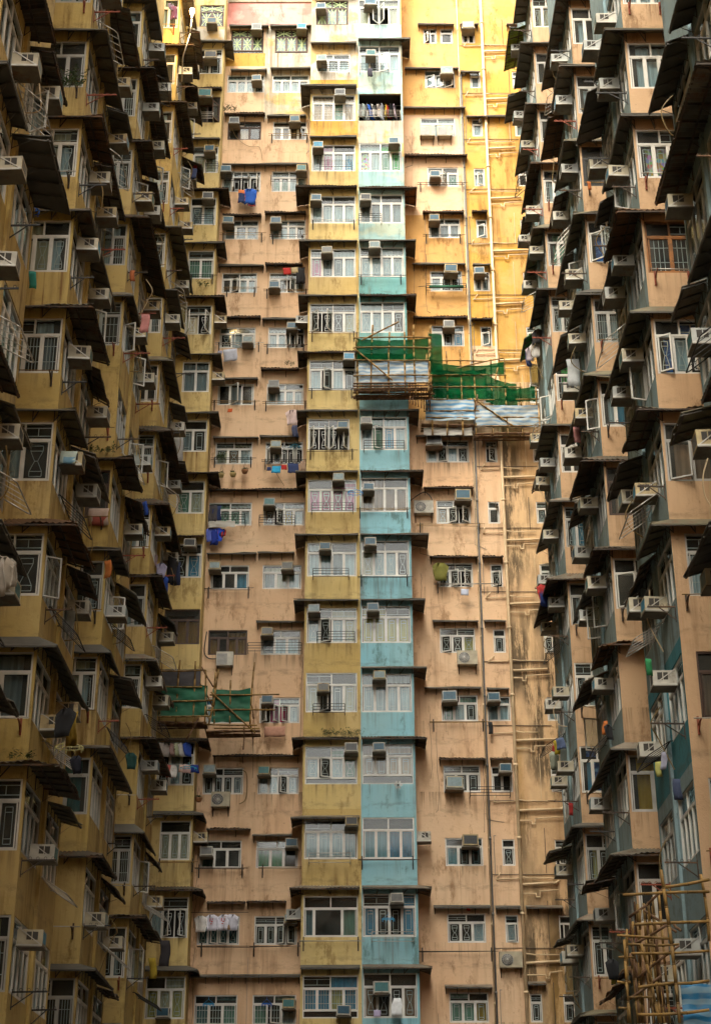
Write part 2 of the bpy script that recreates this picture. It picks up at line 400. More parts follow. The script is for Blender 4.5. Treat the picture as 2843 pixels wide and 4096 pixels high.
# ------------------------------------------------------------------ awnings
def awning(parent, path, z, proj=.5, drop=.16, kind='flat', under=True, m=None, base=(0, 0), name='awning', warp=.03):
    """sloping sheet along a plan path whose outward side lies to the right of its direction; mitred corners"""
    P = [Vector((x - base[0], y - base[1])) for x, y in path]
    N = []
    for a, b in zip(P, P[1:]):
        d = (b - a).normalized(); N.append(Vector((d.y, -d.x)))
    if isinstance(proj, (int, float)): proj = [proj] * len(N)
    O = []
    for i in range(len(P)):
        if i == 0: O.append(P[0] + N[0] * proj[0])
        elif i == len(P) - 1: O.append(P[-1] + N[-1] * proj[-1])
        else: O.append(P[i] + N[i - 1] * proj[i - 1] + N[i] * proj[i])
    mb = MB(); br = MB()
    th = .022; ph_ = random.uniform(0, 6)
    for i in range(len(N)):
        L = (P[i + 1] - P[i]).length
        if kind == 'corr':
            n = max(4, int(max(L, (O[i + 1] - O[i]).length) / .036))
            top = []
            for fr in (0., 1.):
                rw = []
                for j in range(n + 1):
                    u = j / n
                    q = (P[i].lerp(P[i + 1], u)).lerp(O[i].lerp(O[i + 1], u), fr)
                    rw.append((q.x, q.y, z - drop * fr + .018 * math.sin(j * math.pi / 2) + warp * fr * (math.sin(u * 5.3 + ph_) * .6 + .5 * math.sin(u * 13 + 2 * ph_))))
                top.append(rw)
            mb.grid(top, 0, False)
            mb.grid([[(a, b, c - .006) for a, b, c in rw] for rw in top], 0, False)
        else:
            n = max(3, int(L / .5)); top = []
            for fr in (0., .55, 1.):
                rw = []
                for j in range(n + 1):
                    u = j / n; q = P[i].lerp(P[i + 1], u).lerp(O[i].lerp(O[i + 1], u), fr)
                    rw.append((q.x, q.y, z - drop * fr + warp * fr * fr * (math.sin(u * 4.1 + ph_) * .7 + .5 * math.sin(u * 9 + 2 * ph_))))
                top.append(rw)
            low = [[(x, y, zz - th) for x, y, zz in rw] for rw in top]
            mb.grid(top, 0, False); mb.grid(low, 0, False)
            mb.grid([top[2], low[2]], 0, False); mb.grid([[r_[0] for r_ in top], [r_[0] for r_ in low]], 0, False); mb.grid([[r_[-1] for r_ in top], [r_[-1] for r_ in low]], 0, False)
        # frame under the sheet: edge angle, cross ribs and struts
        nr = max(2, int(L / .55) + 1)
        for j in range(nr + 1):
            u = (j + .12) / (nr + .24)
            p = P[i].lerp(P[i + 1], u); q = O[i].lerp(O[i + 1], u)
            zz = .045
            br.flat((p.x, p.y, z - zz), (q.x, q.y, z - drop - zz), (N[i].y * .014, -N[i].x * .014, 0), (0, 0, .018))
            if j % 2 == 0 or kind == 'flat':
                h = p.lerp(q, .55)
                br.flat((p.x + N[i].x * .015, p.y + N[i].y * .015, z - .10 - .22), (h.x, h.y, z - drop * .55 - zz), (N[i].y * .011, -N[i].x * .011, 0), (N[i].x * .008, N[i].y * .008, .006))
                br.flat((p.x + N[i].x * .012, p.y + N[i].y * .012, z - .34), (p.x + N[i].x * .012, p.y + N[i].y * .012, z - .06), (N[i].y * .011, -N[i].x * .011, 0), (N[i].x * .008, N[i].y * .008, 0))
        if under:
            for fr in ((.35, .93) if kind == 'corr' else (.93,)):
                a = P[i].lerp(O[i], fr); b = P[i + 1].lerp(O[i + 1], fr)
                br.flat((a.x, a.y, z - drop * fr - .05), (b.x, b.y, z - drop * fr - .05), (N[i].x * .018, N[i].y * .018, 0), (0, 0, .02))
    mm = m or ('corr' if kind == 'corr' else 'awn')
    o = mb.build(name, M[mm], parent)
    br.build('awning_bracket', M['rustm' if kind == 'corr' else 'awnframe'], o)
    return o

# ------------------------------------------------------------------ the far building: five adjoining blocks
YB, YP = 58.2, 59.3
X_D0, X_D1 = -8.6, -5.95
X_Y0, X_Y1, X_B1, X_R1 = -1.92, .25, 2.28, 8.9

def block(name, base, label):
    return thing(name, (base[0], base[1], 0), label, 'apartment block')

def put_wall(mb, name, mats, parent, base):
    mb.v = [(x - base[0], y - base[1], z) for x, y, z in mb.v]
    return mb.build(name, mats, parent)

CURT = [['lace'] * 4, ['lace', 'lace', None, 'lace'], [None, None, 'lace', 'lace'], ['cream', 'cream', 'lace', 'cream'], [None], ['lace', None, None, None], ['greycurt', 'lace', 'greycurt', 'lace'], ['lace', 'bcurt', None, 'lace'], ['greycurt', None, 'greycurt', None]]
def pickcurt(rng): return rng.choice(CURT)

# -- yellow end tower (D)
bD = (-7.2, 58.3)
tD = block('apartment_tower', bD, 'slim yellow end tower of the far building, left of its pink wall')
dw = {k: (-7.15, -6.02) for k in range(-2, 17)}
for k in (5, 3, 1, 0): dw[k] = (-7.38, -5.99)
dh = {k: 1.46 for k in dw}; dh[3] = 1.68; dh[16] = 1.3
holes = [(dw[k][0], dw[k][1], S(k), S(k) + dh[k]) for k in dw]
mb = MB()
def pkD(a, z): return 2 if z > S(16) - .95 and z < S(16) + 0 else (3 if (int(z * 1.3) % 5 == 0) else 0)
wall(mb, 0, 0, 58.3, X_D0, X_D1, 0, 58.0, holes, lambda a, z: pkD(a, z), zcuts=[S(k) - .9 for k in range(0, 17)])
mb.quad((X_D1, 58.3, 0), (X_D1, YP, 0), (X_D1, YP, 58), (X_D1, 58.3, 58), 0)
mb.box(X_D0, X_D1 + .05, 58.25, 60.5, 58.0, 58.25, 4)
put_wall(mb, 'wall', [M['yellow'], M['dark'], M['white'], M['yellowold'], M['slab']], tD, bD)
DSP = {16: dict(frame='brown', gr='star', n=2, curt=[None]), 14: dict(frame='brown', curt=[None], gr=None, n=2, opens={1: 60}), 11: dict(gr='bars', curt=['gcurt', 'gcurt']), 10: dict(opens={0: -70, 1: 70}, curt=['cream', None]), 9: dict(curt=['greycurt', 'greycurt'], gr=None), 7: dict(curt=['gcurt', 'cream']), 6: dict(curt=[None, 'bcurt']), 5: dict(frame='brown', n=3, gr=None, curt=['blind']), 3: dict(n=3, curt=[None, 'lace']), 2: dict(n=3, curt=['cream', 'cream']), 1: dict(n=3, opens={1: -55, 2: 60}, curt=['lace', None, None]), 0: dict(n=3, curt=['ycurt', 'cream'])}
for k in sorted(dw):
    kw = dict(n=2, ntop=1 if k % 3 else 2, curt=pickcurt(random), gr=random.choice(('hour', 'box', 'hour')), seed=100 + k); kw.update(DSP.get(k, {}))
    window(tD, (dw[k][0] - bD[0], 58.36 - bD[1], S(k)), 0, dw[k][1] - dw[k][0], dh[k], **kw)
for k, kind in ((15, 'flat'), (14, 'corr'), (13, 'flat'), (12, 'corr'), (11, 'flat'), (10, 'corr'), (9, 'flat'), (8, 'flat'), (7, 'corr'), (6, 'corr'), (3, 'corr'), (2, 'flat'), (1, 'corr'), (0, 'flat')):
    wing = k not in (14, 13, 6)
    path = [(X_D0 + .1, 58.3), (X_D1, 58.3)] + ([(X_D1, YP - .03)] if wing else [])
    awning(tD, path, S(k) + 1.83, .42 if kind == 'flat' else .5, .2, kind, base=bD)

# -- pink wall between the yellow tower and the yellow bay
bP = (-3.9, 59.3)
tP = block('apartment_block', bP, 'pink wall of paired windows between yellow end tower and yellow bay')
p1 = {k: (-5.74, -4.20) for k in range(-2, 17)}; p2 = {k: (-3.66, -2.10) for k in range(-2, 17)}
p1.update({15: (-5.84, -4.10), 7: (-5.91, -4.16), 13: (-5.91, -4.16)}); p2.update({15: (-3.74, -2.03), 7: (-3.68, -2.0)})
pz = {k: S(k) - .08 for k in range(-2, 17)}; pz.update({16: S(16) - .72, 15: S(15) - .26, 14: S(14) - .19, 13: S(13) - .3})
ph = {k: 1.04 for k in pz}; ph.update({16: 1.42, 13: 1.14})
holes = [(d[k][0], d[k][1], pz[k], pz[k] + ph[k]) for d in (p1, p2) for k in pz]
mb = MB()
def pkP(a, z):
    if z > S(16) + .9: return 3
    if z > S(14) + 1.0: return 2 if a > -4.1 else (4 if S(16) - 1.5 < z < S(16) - .7 else 0)
    return 0
wall(mb, 0, 0, YP, X_D1, X_Y0, 0, 56.05, holes, pkP, zcuts=(S(16) + .9, S(14) + 1.0, S(16) - 1.5), acuts=(-4.0,))
mb.box(X_D1 + .01, X_Y0 - .01, YP - .06, YP + .3, 56.05, 56.2, 5)
put_wall(mb, 'wall', [M['pink'], M['dark'], M['white'], M['pinkred'], M['goldglow'], M['slab']], tP, bP)
mb = MB(); mb.box(X_D1, X_Y0, YP + .9, 72, 55.6, 55.8); put_wall(mb, 'roof', [M['roofing']], tP, bP)
PSP = {(1, 16): dict(frame='brown', gr='star', curt=['greycurt'], n=3, low=.12, ntop=2), (2, 16): dict(frame='brown', gr='star', curt=['lace'], n=3, low=.08),
 (1, 15): dict(n=4, curt=['lace', 'lace', 'lace', None]), (2, 15): dict(n=4, curt=['lace'], gr='box'), (1, 14): dict(frame='brown', curt=[None, 'peach', None], gr=None, n=3), (2, 14): dict(n=4, curt=['brcurt'], gr=None),
 (1, 13): dict(opens={1: -80, 2: 80, 3: 75}, n=4, curt=['lace', None, None, None]), (2, 13): dict(n=4, curt=['gcurt', 'gcurt', 'lace', 'lace'], gr='box'), (1, 12): dict(n=3, curt=['greycurt'], gr=None), (2, 12): dict(n=4, curt=['lace', 'lace', 'lace', None], gr='box'),
 (1, 11): dict(n=4, curt=[None, None, 'lace', 'lace'], opens={1: -30}), (2, 11): dict(n=4, curt=[None], opens={2: 50}), (1, 10): dict(n=3, curt=[None, 'lace', 'greycurt'], opens={1: 40}), (2, 10): dict(n=4, curt=['lace', 'lace', None, None], opens={2: -60, 3: -70}),
 (1, 9): dict(n=3, gr=None, curt=[None, 'greycurt', None], tr=0, opens={1: -40}), (2, 9): dict(n=4, curt=['lace'], gr='box'), (1, 8): dict(n=3, curt=['cream', 'brcurt', 'lace']), (2, 8): dict(n=5, curt=[None], opens={0: -60, 2: -80, 3: 80, 4: -75}),
 (1, 7): dict(n=4, curt=[None, 'gcurt', 'gcurt', 'lace']), (2, 7): dict(n=4, curt=['brcurt', None, 'ochre', 'lace'], opens={1: 45}), (1, 6): dict(n=3, curt=[None, None, 'bcurt']), (2, 6): dict(n=3, curt=['greycurt', 'cream', 'lace'], gr=None),
 (1, 5): dict(frame='brown', n=4, gr=None, curt=['blind', None, 'blind', 'blind']), (2, 5): dict(n=3, curt=['greycurt', 'lace', 'lace']), (2, 4): dict(n=4, curt=[None, 'pcurt', 'rcurt', 'lace'], opens={0: -50, 1: 55, 2: 40}), (1, 4): dict(n=3),
 (1, 3): dict(n=4, curt=[None, None, None, 'greycurt']), (2, 3): dict(n=4, curt=['lace', 'lace', None, 'lace'], opens={2: 35}), (1, 2): dict(n=3, curt=['darkteal', None, None]), (2, 2): dict(n=3, gr=None, curt=['gcurt', 'gcurt', None], glass='glassgreen'),
 (1, 1): dict(n=4, curt=['darkteal'], opens={1: 40, 2: 30}), (2, 1): dict(n=4, curt=[None], opens={2: -30, 3: 30}), (1, 0): dict(n=3, curt=['darkteal', None, 'gcurt'], gr='bars'), (2, 0): dict(n=3, curt=['gcurt', None, 'lace'], gr='bars', opens={1: 40})}
for ci, d in ((1, p1), (2, p2)):
    for k in sorted(d):
        kw = dict(n=4, curt=pickcurt(random), gr='hour', seed=200 * ci + k); kw.update(PSP.get((ci, k), {}))
        if kw['gr'] == 'hour': kw['gr'] = random.choice(('hour', 'hour', 'box', 'box', None))
        window(tP, (d[k][0] - bP[0], YP + .06 - bP[1], pz[k]), 0, d[k][1] - d[k][0], ph[k], **kw)
for k, a, b, dz, kind, mm in ((16, -5.82, -3.96, .8, 'flat', None), (16, -3.9, -1.94, .8, 'flat', None), (15, -5.68, -3.99, .95, 'flat', 'awnlight'), (15, -3.83, -1.95, 1.05, 'flat', 'awnlight'), (14, -5.9, -4.02, 1.15, 'corr', None), (14, -3.94, -2.13, 1.07, 'flat', None), (13, -5.9, -2.03, 1.13, 'flat', 'awnlight'), (12, -5.78, -4.06, 1.12, 'corr', None), (12, -3.93, -2.08, 1.24, 'corr', None), (11, -5.9, -3.9, 1.27, 'flat', None), (11, -3.85, -2.2, 1.3, 'corr', None), (10, -5.84, -3.97, 1.38, 'corr', None), (10, -3.93, -2.3, 1.32, 'flat', None), (9, -5.64, -4.03, 1.16, 'flat', 'awnlight'), (9, -3.92, -2.3, 1.6, 'corr', None), (8, -5.84, -3.94, 1.14, 'flat', 'awnlight'), (8, -3.9, -2.26, 1.18, 'flat', None), (7, -5.9, -1.97, 1.5, 'corr', None), (6, -5.9, -3.9, 1.46, 'flat', None), (6, -3.86, -2.39, 1.5, 'flat', 'awnlight'), (5, -3.85, -1.95, 1.31, 'flat', None), (3, -5.37, -2.08, 1.45, 'corr', None), (2, -5.51, -3.86, 1.42, 'corr', None), (2, -3.8, -2.33, 1.2, 'flat', 'awnlight'), (1, -5.41, -3.99, 1.5, 'corr', None), (1, -3.95, -2.49, 1.53, 'corr', 'awnlight'), (0, -5.9, -1.95, 1.68, 'flat', None)):
    awning(tP, [(a, YP), (b, YP)], S(k) + dz, .36 if kind == 'flat' else .42, .1, kind, m=mm, base=bP)

# -- yellow bay tower and blue bay tower
bY = (-.83, 58.2); tY = block('apartment_tower', bY, 'yellow bay window tower in the middle of the far building')
bB = (1.27, 58.2); tB = block('apartment_tower', bB, 'sky blue bay window tower right of the yellow bay tower')
ywin = {k: (-1.84, .12) for k in range(-2, 17)}; ywin[8] = (-1.86, -.16); ywin[16] = (-1.70, -.19); ywin[15] = (-1.66, -.10)
yh = {k: 1.46 for k in ywin}; yh[15] = 1.04; yh[4] = 1.58
holes = [(ywin[k][0], ywin[k][1], S(k), S(k) + yh[k]) for k in ywin]
mb = MB()
def pkY(a, z):
    if z > S(14) + 1.5: return 2 if z > S(15) - .45 else (4 if z > S(15) - 1.0 else 2)
    if S(14) - .95 < z < S(14): return 4
    k = int((z - 9.05 + .95) // 2.79)
    return 3 if k in (13, 11, 7, 4, 2, 5) else 0
zc = [S(k) - .93 for k in range(-1, 18)] + [S(15) - .45, S(14) + 1.5]
wall(mb, 0, 0, YB, X_Y0, X_Y1, 0, 60.5, holes, pkY, zcuts=zc)
mb.quad((X_Y0, YP, 0), (X_Y0, YB, 0), (X_Y0, YB, 60.5), (X_Y0, YP, 60.5), 0)
mb.box(X_Y0, X_Y1, YB, 62, 60.5, 60.7, 5)
put_wall(mb, 'wall', [M['yellow'], M['dark'], M['white'], M['yellowold'], M['goldglow'], M['slab']], tY, bY)
YSP = {16: dict(frame='brown', gr='star', n=3, curt=['cream', 'lace', 'lace']), 15: dict(n=3, curt=['greycurt', 'greycurt', 'lace']), 14: dict(gr=None, curt=['peach', 'peach', 'gcurt', 'peach']), 13: dict(curt=['greycurt', 'pcurt', 'lace', 'bcurt'], gr='box'), 12: dict(curt=['lace'], gr='box'), 11: dict(curt=['pcurt', 'greycurt', 'greycurt', 'lace'], gr='box'),
 10: dict(curt=[None, None, None, 'cream'], opens={0: -45, 1: 60}), 9: dict(curt=['lace', None, 'lace', None], opens={1: 35}, gr='box'), 8: dict(opens={0: -60, 1: 70, 2: -60, 3: 60}, curt=[None]), 7: dict(curt=['pcurt', 'rcurt', 'rcurt', 'pcurt']), 6: dict(curt=['lace', 'lace', 'greycurt', 'lace'], gr=None, glass='glass'), 5: dict(curt=['lace', None, 'lace', 'cream'], opens={1: -25}), 4: dict(curt=['cream', None, 'greycurt', 'cream'], opens={1: -40}, gr='box'), 3: dict(low=.16, curt=['lace', None, 'lace', 'gcurt'], opens={1: 30}), 2: dict(curt=['lace'], gr='box'), 1: dict(n=3, frac=[0, .18, .72, 1], gr=None, curt=['greycurt', None, 'cream'], glass='glassblue'), 0: dict(curt=['bcurt', 'bcurt', 'ycurt', 'bcurt'], low=.18, gr='bars')}
for k in sorted(ywin):
    kw = dict(n=4, curt=pickcurt(random), gr='hour', seed=600 + k); kw.update(YSP.get(k, {}))
    window(tY, (ywin[k][0] - bY[0], YB + .05 - bY[1], S(k)), 0, ywin[k][1] - ywin[k][0], yh[k], **kw)
for k, kind, wing, mm in ((16, 'flat', 0, None), (15, 'flat', 0, 'awnlight'), (14, 'flat', 1, None), (13, 'flat', 0, None), (12, 'corr', 1, None), (11, 'flat', 1, 'awn'), (10, 'flat', 1, 'awnlight'), (9, 'corr', 1, None), (8, 'flat', 1, 'awnlight'), (7, 'flat', 1, 'awnlight'), (6, 'flat', 1, 'awnlight'), (5, 'flat', 1, 'awn'), (3, 'corr', 1, None), (2, 'flat', 1, 'awnlight'), (1, 'corr', 1, 'awnlight'), (0, 'flat', 0, None)):
    path = ([(X_Y0, YP - .03)] if wing else []) + [(X_Y0, YB), (X_Y1 - .06, YB)]
    pr = {12: [.6, .5], 14: [.45, .5]}.get(k, [.42, .38]) if wing else .38
    awning(tY, path, S(k) + (1.83 if k not in (15, 2) else 1.62), pr, .15, kind, m=mm, base=bY)

bwin = {k: (.29, 2.20) for k in range(-2, 17)}
bh = {k: 1.54 for k in bwin}
holes = [(bwin[k][0], bwin[k][1], S(k), S(k) + bh[k]) for k in bwin]
mb = MB()
def pkB(a, z):
    if S(14) - .95 - 2.0 + .95 < z < S(14): return 3
    if z > S(12) - .95 and z < S(12): return 4
    if z > S(15) - .4: return 4 if z < S(16) - .0 else 3
    if z > S(14): return 4 if z < S(15) - .4 else 3
    if z > S(11): return 4
    if z > S(9) : return 2
    return 0
wall(mb, 0, 0, YB, X_Y1, X_B1, 0, 60.3, holes, pkB, zcuts=[S(k) - .95 for k in range(-1, 18)] + [S(15) - .4, S(14) - 2.0], room=1.2 - .15)
mb.quad((X_B1, YB, 0), (X_B1, YP, 0), (X_B1, YP, 60.3), (X_B1, YB, 60.3), 5)
mb.box(X_Y1 + .01, X_B1, YB, 62, 60.3, 60.5, 6)
put_wall(mb, 'wall', [M['blue'], M['dark'], M['teal'], M['white'], M['bluepale'], M['pink'], M['slab']], tB, bB)
BSP = {16: dict(curt=['cream', None, None, 'cream'], opens={1: 50, 2: -60}, gr=None), 15: dict(curt=['lace', None, 'lace', 'lace'], opens={2: -20}, gr='box'), 13: dict(curt=['mosaic', 'lace', 'gcurt', 'greenc'], gr='box'), 12: dict(curt=['greycurt'], gr=None, glass='glass'), 11: dict(curt=['lace']), 10: dict(curt=['lace', 'lace', 'lace', None]), 9: dict(curt=['lace']), 8: dict(curt=['lace', 'gcurt', 'bcurt', 'lace'], gr='box', opens={1: 30}), 7: dict(curt=['brcurt'], gr=None), 6: dict(curt=['cream', 'lace', 'lace', None]), 5: dict(curt=['ycurt'], gr='box'), 4: dict(curt=['lace'], gr='box'), 3: dict(curt=['brcurt', 'brcurt', 'peach', 'peach'], gr='box', low=.22), 2: dict(curt=['lace', 'lace', 'bcurt', 'bcurt'], gr=None, glass='glassblue'), 1: dict(curt=['bcurt', None, None, 'bcurt'], gr='box'), 0: dict(curt=['brcurt', None, None, 'brcurt'], low=.0)}
for k in sorted(bwin):
    if k == 14: continue
    kw = dict(n=4, curt=pickcurt(random), gr='hour', seed=700 + k); kw.update(BSP.get(k, {}))
    window(tB, (bwin[k][0] - bB[0], YB + .05 - bB[1], S(k)), 0, bwin[k][1] - bwin[k][0], bh[k], **kw)
for k, kind, wing, mm, pr in ((15, 'flat', 1, None, .4), (12, 'corr', 1, 'corrust', .55), (11, 'flat', 1, None, .45), (10, 'corr', 1, None, .42), (8, 'flat', 1, 'awnlight', .42), (7, 'corr', 1, None, .55), (6, 'flat', 1, 'awnlight', .7), (5, 'flat', 1, None, .5), (4, 'flat', 1, 'awnlight', .5), (3, 'corr', 1, None, .45), (1, 'flat', 1, 'awnlight', .5), (0, 'flat', 1, 'awnlight', .45)):
    path = [(X_Y1 + .02, YB), (X_B1, YB), (X_B1, YP - .03)]
    awning(tB, path, S(k) + 1.84, [.38, pr], .15, kind, m=mm, base=bB)

# -- peach wall on the right with its bathroom windows and pipes
bR = (5, 59.3); tR = block('apartment_block', bR, 'peach wall with pipes and bathroom windows right of the blue bay')
r1 = {k: (3.38, 4.78) for k in range(-2, 16)}; r1.update({14: (3.12, 4.71), 8: (3.02, 4.80)})
r2 = {k: (5.49, 5.97) for k in range(-2, 16)}; r2.update({11: (5.28, 5.99), 4: (5.14, 6.04), 3: (5.2, 6.0)})
r2[0] = (6.27, 6.70)
r3 = {k: (7.46, 7.92) for k in range(-2, 17)}
holes = []
for d, h in ((r1, 1.03), (r2, .97), (r3, .95)):
    for k, v in d.items(): holes.append((v[0], v[1], S(k) - .02, S(k) + h))
top16 = ((3.36, 3.99), (4.16, 4.75), (5.18, 5.80))
for v in top16: holes.append((v[0], v[1], S(16) - .15, S(16) + .75))
mb = MB()
def pkR(a, z):  # golden upper cells carry the warm light as wall colour
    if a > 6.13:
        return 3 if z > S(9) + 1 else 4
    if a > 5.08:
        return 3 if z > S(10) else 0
    if z > S(14) + 1.2 : return 2
    if S(12) + 1.2 < z < S(14) + 1.2: return 0
    if z > S(8) + 2: return 2
    return 0
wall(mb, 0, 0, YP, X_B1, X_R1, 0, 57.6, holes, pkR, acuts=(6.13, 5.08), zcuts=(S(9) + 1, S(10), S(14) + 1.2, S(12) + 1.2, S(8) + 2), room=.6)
mb.box(X_B1 + .01, X_R1, YP - .08, 62, 57.6, 57.85, 5)
put_wall(mb, 'wall', [M['pink'], M['dark'], M['orange'], M['goldglow'], M['stain'], M['slab']], tR, bR)
RSP = {15: dict(opens={0: -20, 1: -25, 2: -30}, curt=['lace', 'lace', None], gr='box'), 14: dict(curt=['lace'], gr='box'), 13: dict(curt=[None, 'brcurt', 'gcurt'], opens={1: 50}), 12: dict(curt=['greycurt'], gr=None), 11: dict(curt=['lace', None, None], gr='box'), 10: dict(curt=['lace', None, 'bcurt'], gr='box'), 8: dict(n=4, curt=['lace', None, 'lace', None], opens={1: -15}), 7: dict(curt=['peach', None, None], opens={1: -40, 2: 45}), 6: dict(curt=[None], opens={1: -40, 2: 45}), 5: dict(curt=[None, None, 'ycurt'], opens={0: -25}), 4: dict(curt=['gcurt', 'lace', None], gr='box'), 3: dict(curt=[None, None, None], gr='box'), 2: dict(curt=['lace', None, None], gr='box', glass='glassblue'), 1: dict(curt=[None, None, 'lace'], n=3), 0: dict(curt=['gcurt', 'gcurt', 'ochre'], gr='box')}
for k in sorted(r1):
    kw = dict(n=3, curt=pickcurt(random), gr='hour', seed=800 + k); kw.update(RSP.get(k, {}))
    window(tR, (r1[k][0] - bR[0], YP + .06 - bR[1], S(k) - .02), 0, r1[k][1] - r1[k][0], 1.05, **kw)
for ci, d in ((2, r2), (3, r3)):
    for k in sorted(d):
        wd = d[k][1] - d[k][0]
        kw = dict(n=2 if wd > .6 else 1, ntop=1, curt=random.choice(([None], ['greycurt'], ['lace'], [None])), gr=random.choice((None, 'box', 'hour')), seed=900 * ci + k, opens={0: random.choice((-30, 35))} if random.random() < .25 else None)
        window(tR, (d[k][0] - bR[0], YP + .06 - bR[1], S(k) - .02), 0, wd, .99 if ci == 2 else .97, **kw)
for i, v in enumerate(top16):
    window(tR, (v[0] - bR[0], YP + .06 - bR[1], S(16) - .15), 0, v[1] - v[0], .9, n=2 if i != 1 else 1, ntop=2 if i != 1 else 1, curt=[None], gr=None, opens={0: -50} if i == 0 else None, seed=i)
for k, a, b, dz, kind, mm in ((16, 3.1, 4.82, .9, 'flat', 'awnlight'), (16, 5.1, 5.98, .9, 'flat', 'awnlight'), (16, 7.3, 8.2, .9, 'flat', 'awnlight'), (15, 2.44, 4.95, 1.05, 'flat', None), (15, 5.04, 5.93, .84, 'flat', None), (14, 2.35, 5.2, 1.55, 'flat', 'awnlight'), (14, 5.25, 7.3, 1.04, 'flat', 'awnlight'), (13, 2.36, 5.2, 1.6, 'corr', None), (12, 3.11, 4.96, 1.28, 'corr', 'corrust'), (12, 5.3, 5.99, 1.31, 'corr', 'corrust'), (11, 2.61, 4.93, 1.35, 'flat', 'awnlight'), (11, 5.25, 6.02, 1.32, 'flat', None), (10, 2.58, 4.94, 1.38, 'corr', None), (10, 5.1, 6.01, 1.29, 'corr', None), (8, 2.6, 4.95, 1.2, 'flat', 'awnlight'), (8, 5.34, 6.02, 1.03, 'flat', 'awnlight'), (7, 2.87, 4.92, 1.6, 'corr', 'corrust'), (6, 3.05, 4.98, 1.3, 'corr', None), (6, 5.16, 6.0, 1.3, 'corr', None), (5, 3.1, 4.91, 1.35, 'flat', 'awnlight'), (5, 5.14, 6.0, 1.35, 'flat', 'awnlight'), (4, 2.72, 4.92, 1.38, 'flat', 'awnlight'), (4, 5.14, 6.0, 1.34, 'flat', 'awnlight'), (3, 3.21, 4.98, 1.32, 'corr', None), (3, 5.16, 6.0, 1.32, 'corr', None), (1, 2.88, 4.96, 1.34, 'flat', None), (1, 5.14, 6.05, 1.32, 'flat', None), (1, 6.25, 7.6, 1.32, 'flat', 'awnlight'), (0, 3.22, 4.92, 1.3, 'flat', 'awnlight'), (0, 6.2, 6.85, 1.4, 'flat', 'awnlight')):
    awning(tR, [(a, YP), (b, YP)], S(k) + dz, .34 if kind == 'flat' else .4, .12, kind, m=mm, base=bR)

# pipes
def pipe(name, pts, r, m, collars=True, n=8):
    mb = MB(); y0 = bR[1]
    pts = [Vector((x - bR[0], y - y0, z)) for x, y, z in pts]
    mb.tube(pts, r, 0, n)
    for p in pts[1:-1]:
        s_ = r * 1.08
        for ax in ((1, 0, 0), (0, 0, 1)):
            a = Vector(ax) * r * .9; mb.bar(p - a, p + a, s_, 0, n)
    if collars:
        for a, b in zip(pts, pts[1:]):
            L = (b - a).length; q = int(L / 2.79)
            for i in range(1, q + 1):
                c = a.lerp(b, (i - .4) * 2.79 / L) if L > 2.79 else a
                d = (b - a).normalized() * .05
                mb.bar(c - d, c + d, r * 1.35, 0, n)
    mb.build(name, M[m], tR)
pipe('drainpipe', [(6.13, YP - .1, 0), (6.13, YP - .1, 57.5)], .065, 'pipe')
pipe('drainpipe', [(5.06, YP - .06, 0), (5.06, YP - .06, 51.6), (5.3, YP - .06, 51.6)], .035, 'pipegrey')
pipe('drainpipe', [(4.99, YP - .05, 8), (4.99, YP - .05, 56.6)], .022, 'pipe')
rng = random.Random(5)
for k in range(-1, 17):
    z = S(k)
    yy = YP - .1
    xr = rng.uniform(7.25, 8.1)
    # thick soil branch running right
    zz = z - .78 + rng.uniform(-.05, .05)
    if k not in (9,):
        pipe('branch_pipe', [(6.13, yy, zz), (xr, yy, zz + .06)] + ([(xr + .12, yy + .06, zz + .14)] if rng.random() < .5 else []), .05, 'pipe', False)
    # thin waste pipe with a trap
    z2 = z - 1.12 + rng.uniform(-.06, .06); xt = rng.uniform(6.5, 6.9)
    pipe('branch_pipe', [(6.13, yy, z2), (xt, yy, z2), (xt + .02, yy, z2 - .12), (xt + .14, yy, z2 - .12), (xt + .16, yy, z2 + .08), (xr + .1, yy, z2 + .14)], .024, 'pipe', False, 6)
    z3 = z - .45 + rng.uniform(-.08, .08)
    pipe('branch_pipe', [(5.25 + rng.uniform(0, .3), yy + .04, z3 + .25), (5.25, yy + .04, z3), (6.0, yy + .04, z3 + .02), (6.13, yy, z3 + .08), (6.5, yy, z3 + .03), (7.2 + rng.uniform(-.3, .5), yy + .02, z3 + .03)], .022, 'pipe', False, 6)
    z4 = z - .3 + rng.uniform(-.1, .1)
    pipe('conduit', [(5.08, YP - .03, z4), (6.1, YP - .03, z4 + .01)] + [(6.3, YP - .03, z4), (7.6, YP - .03, z4)], .014, 'conduit', False, 5)
    xv = rng.uniform(6.9, 7.5)
    pipe('conduit', [(xv, YP - .02, z - .3), (xv, YP - .02, z + rng.uniform(.9, 1.5))], .013, rng.choice(('conduit', 'pipe')), False, 5)
    if k % 2 == 0: pipe('conduit', [(5.2, YP - .03, z - .35), (5.2, YP - .03, z + 1.1), (5.28, YP - .03, z + 1.1)], .012, 'pipegrey', False, 5)

rngc = random.Random(17)
for i in range(26):
    x = rngc.choice((-3.95, -3.86, -5.85, -2.02, 2.7, 2.95, 4.9, 3.2)) + rngc.uniform(-.04, .04); z = rngc.uniform(9, 52); L = rngc.uniform(1., 4.)
    par = tP if x < 0 else tR; bs = bP if x < 0 else bR
    mb = MB(); pts = [(x - bs[0] + rngc.uniform(-.04, .04), YP - .015 - bs[1], z - L * j / 6) for j in range(7)]
    if rngc.random() < .6: pts.append((pts[-1][0] + rngc.uniform(-.7, .7), pts[-1][1], pts[-1][2] - rngc.uniform(-.1, .25)))
    mb.tube(pts, .009, 0, 4); mb.build('conduit', M[rngc.choice(('conduit', 'conduit', 'pipegrey', 'blackm'))], par)
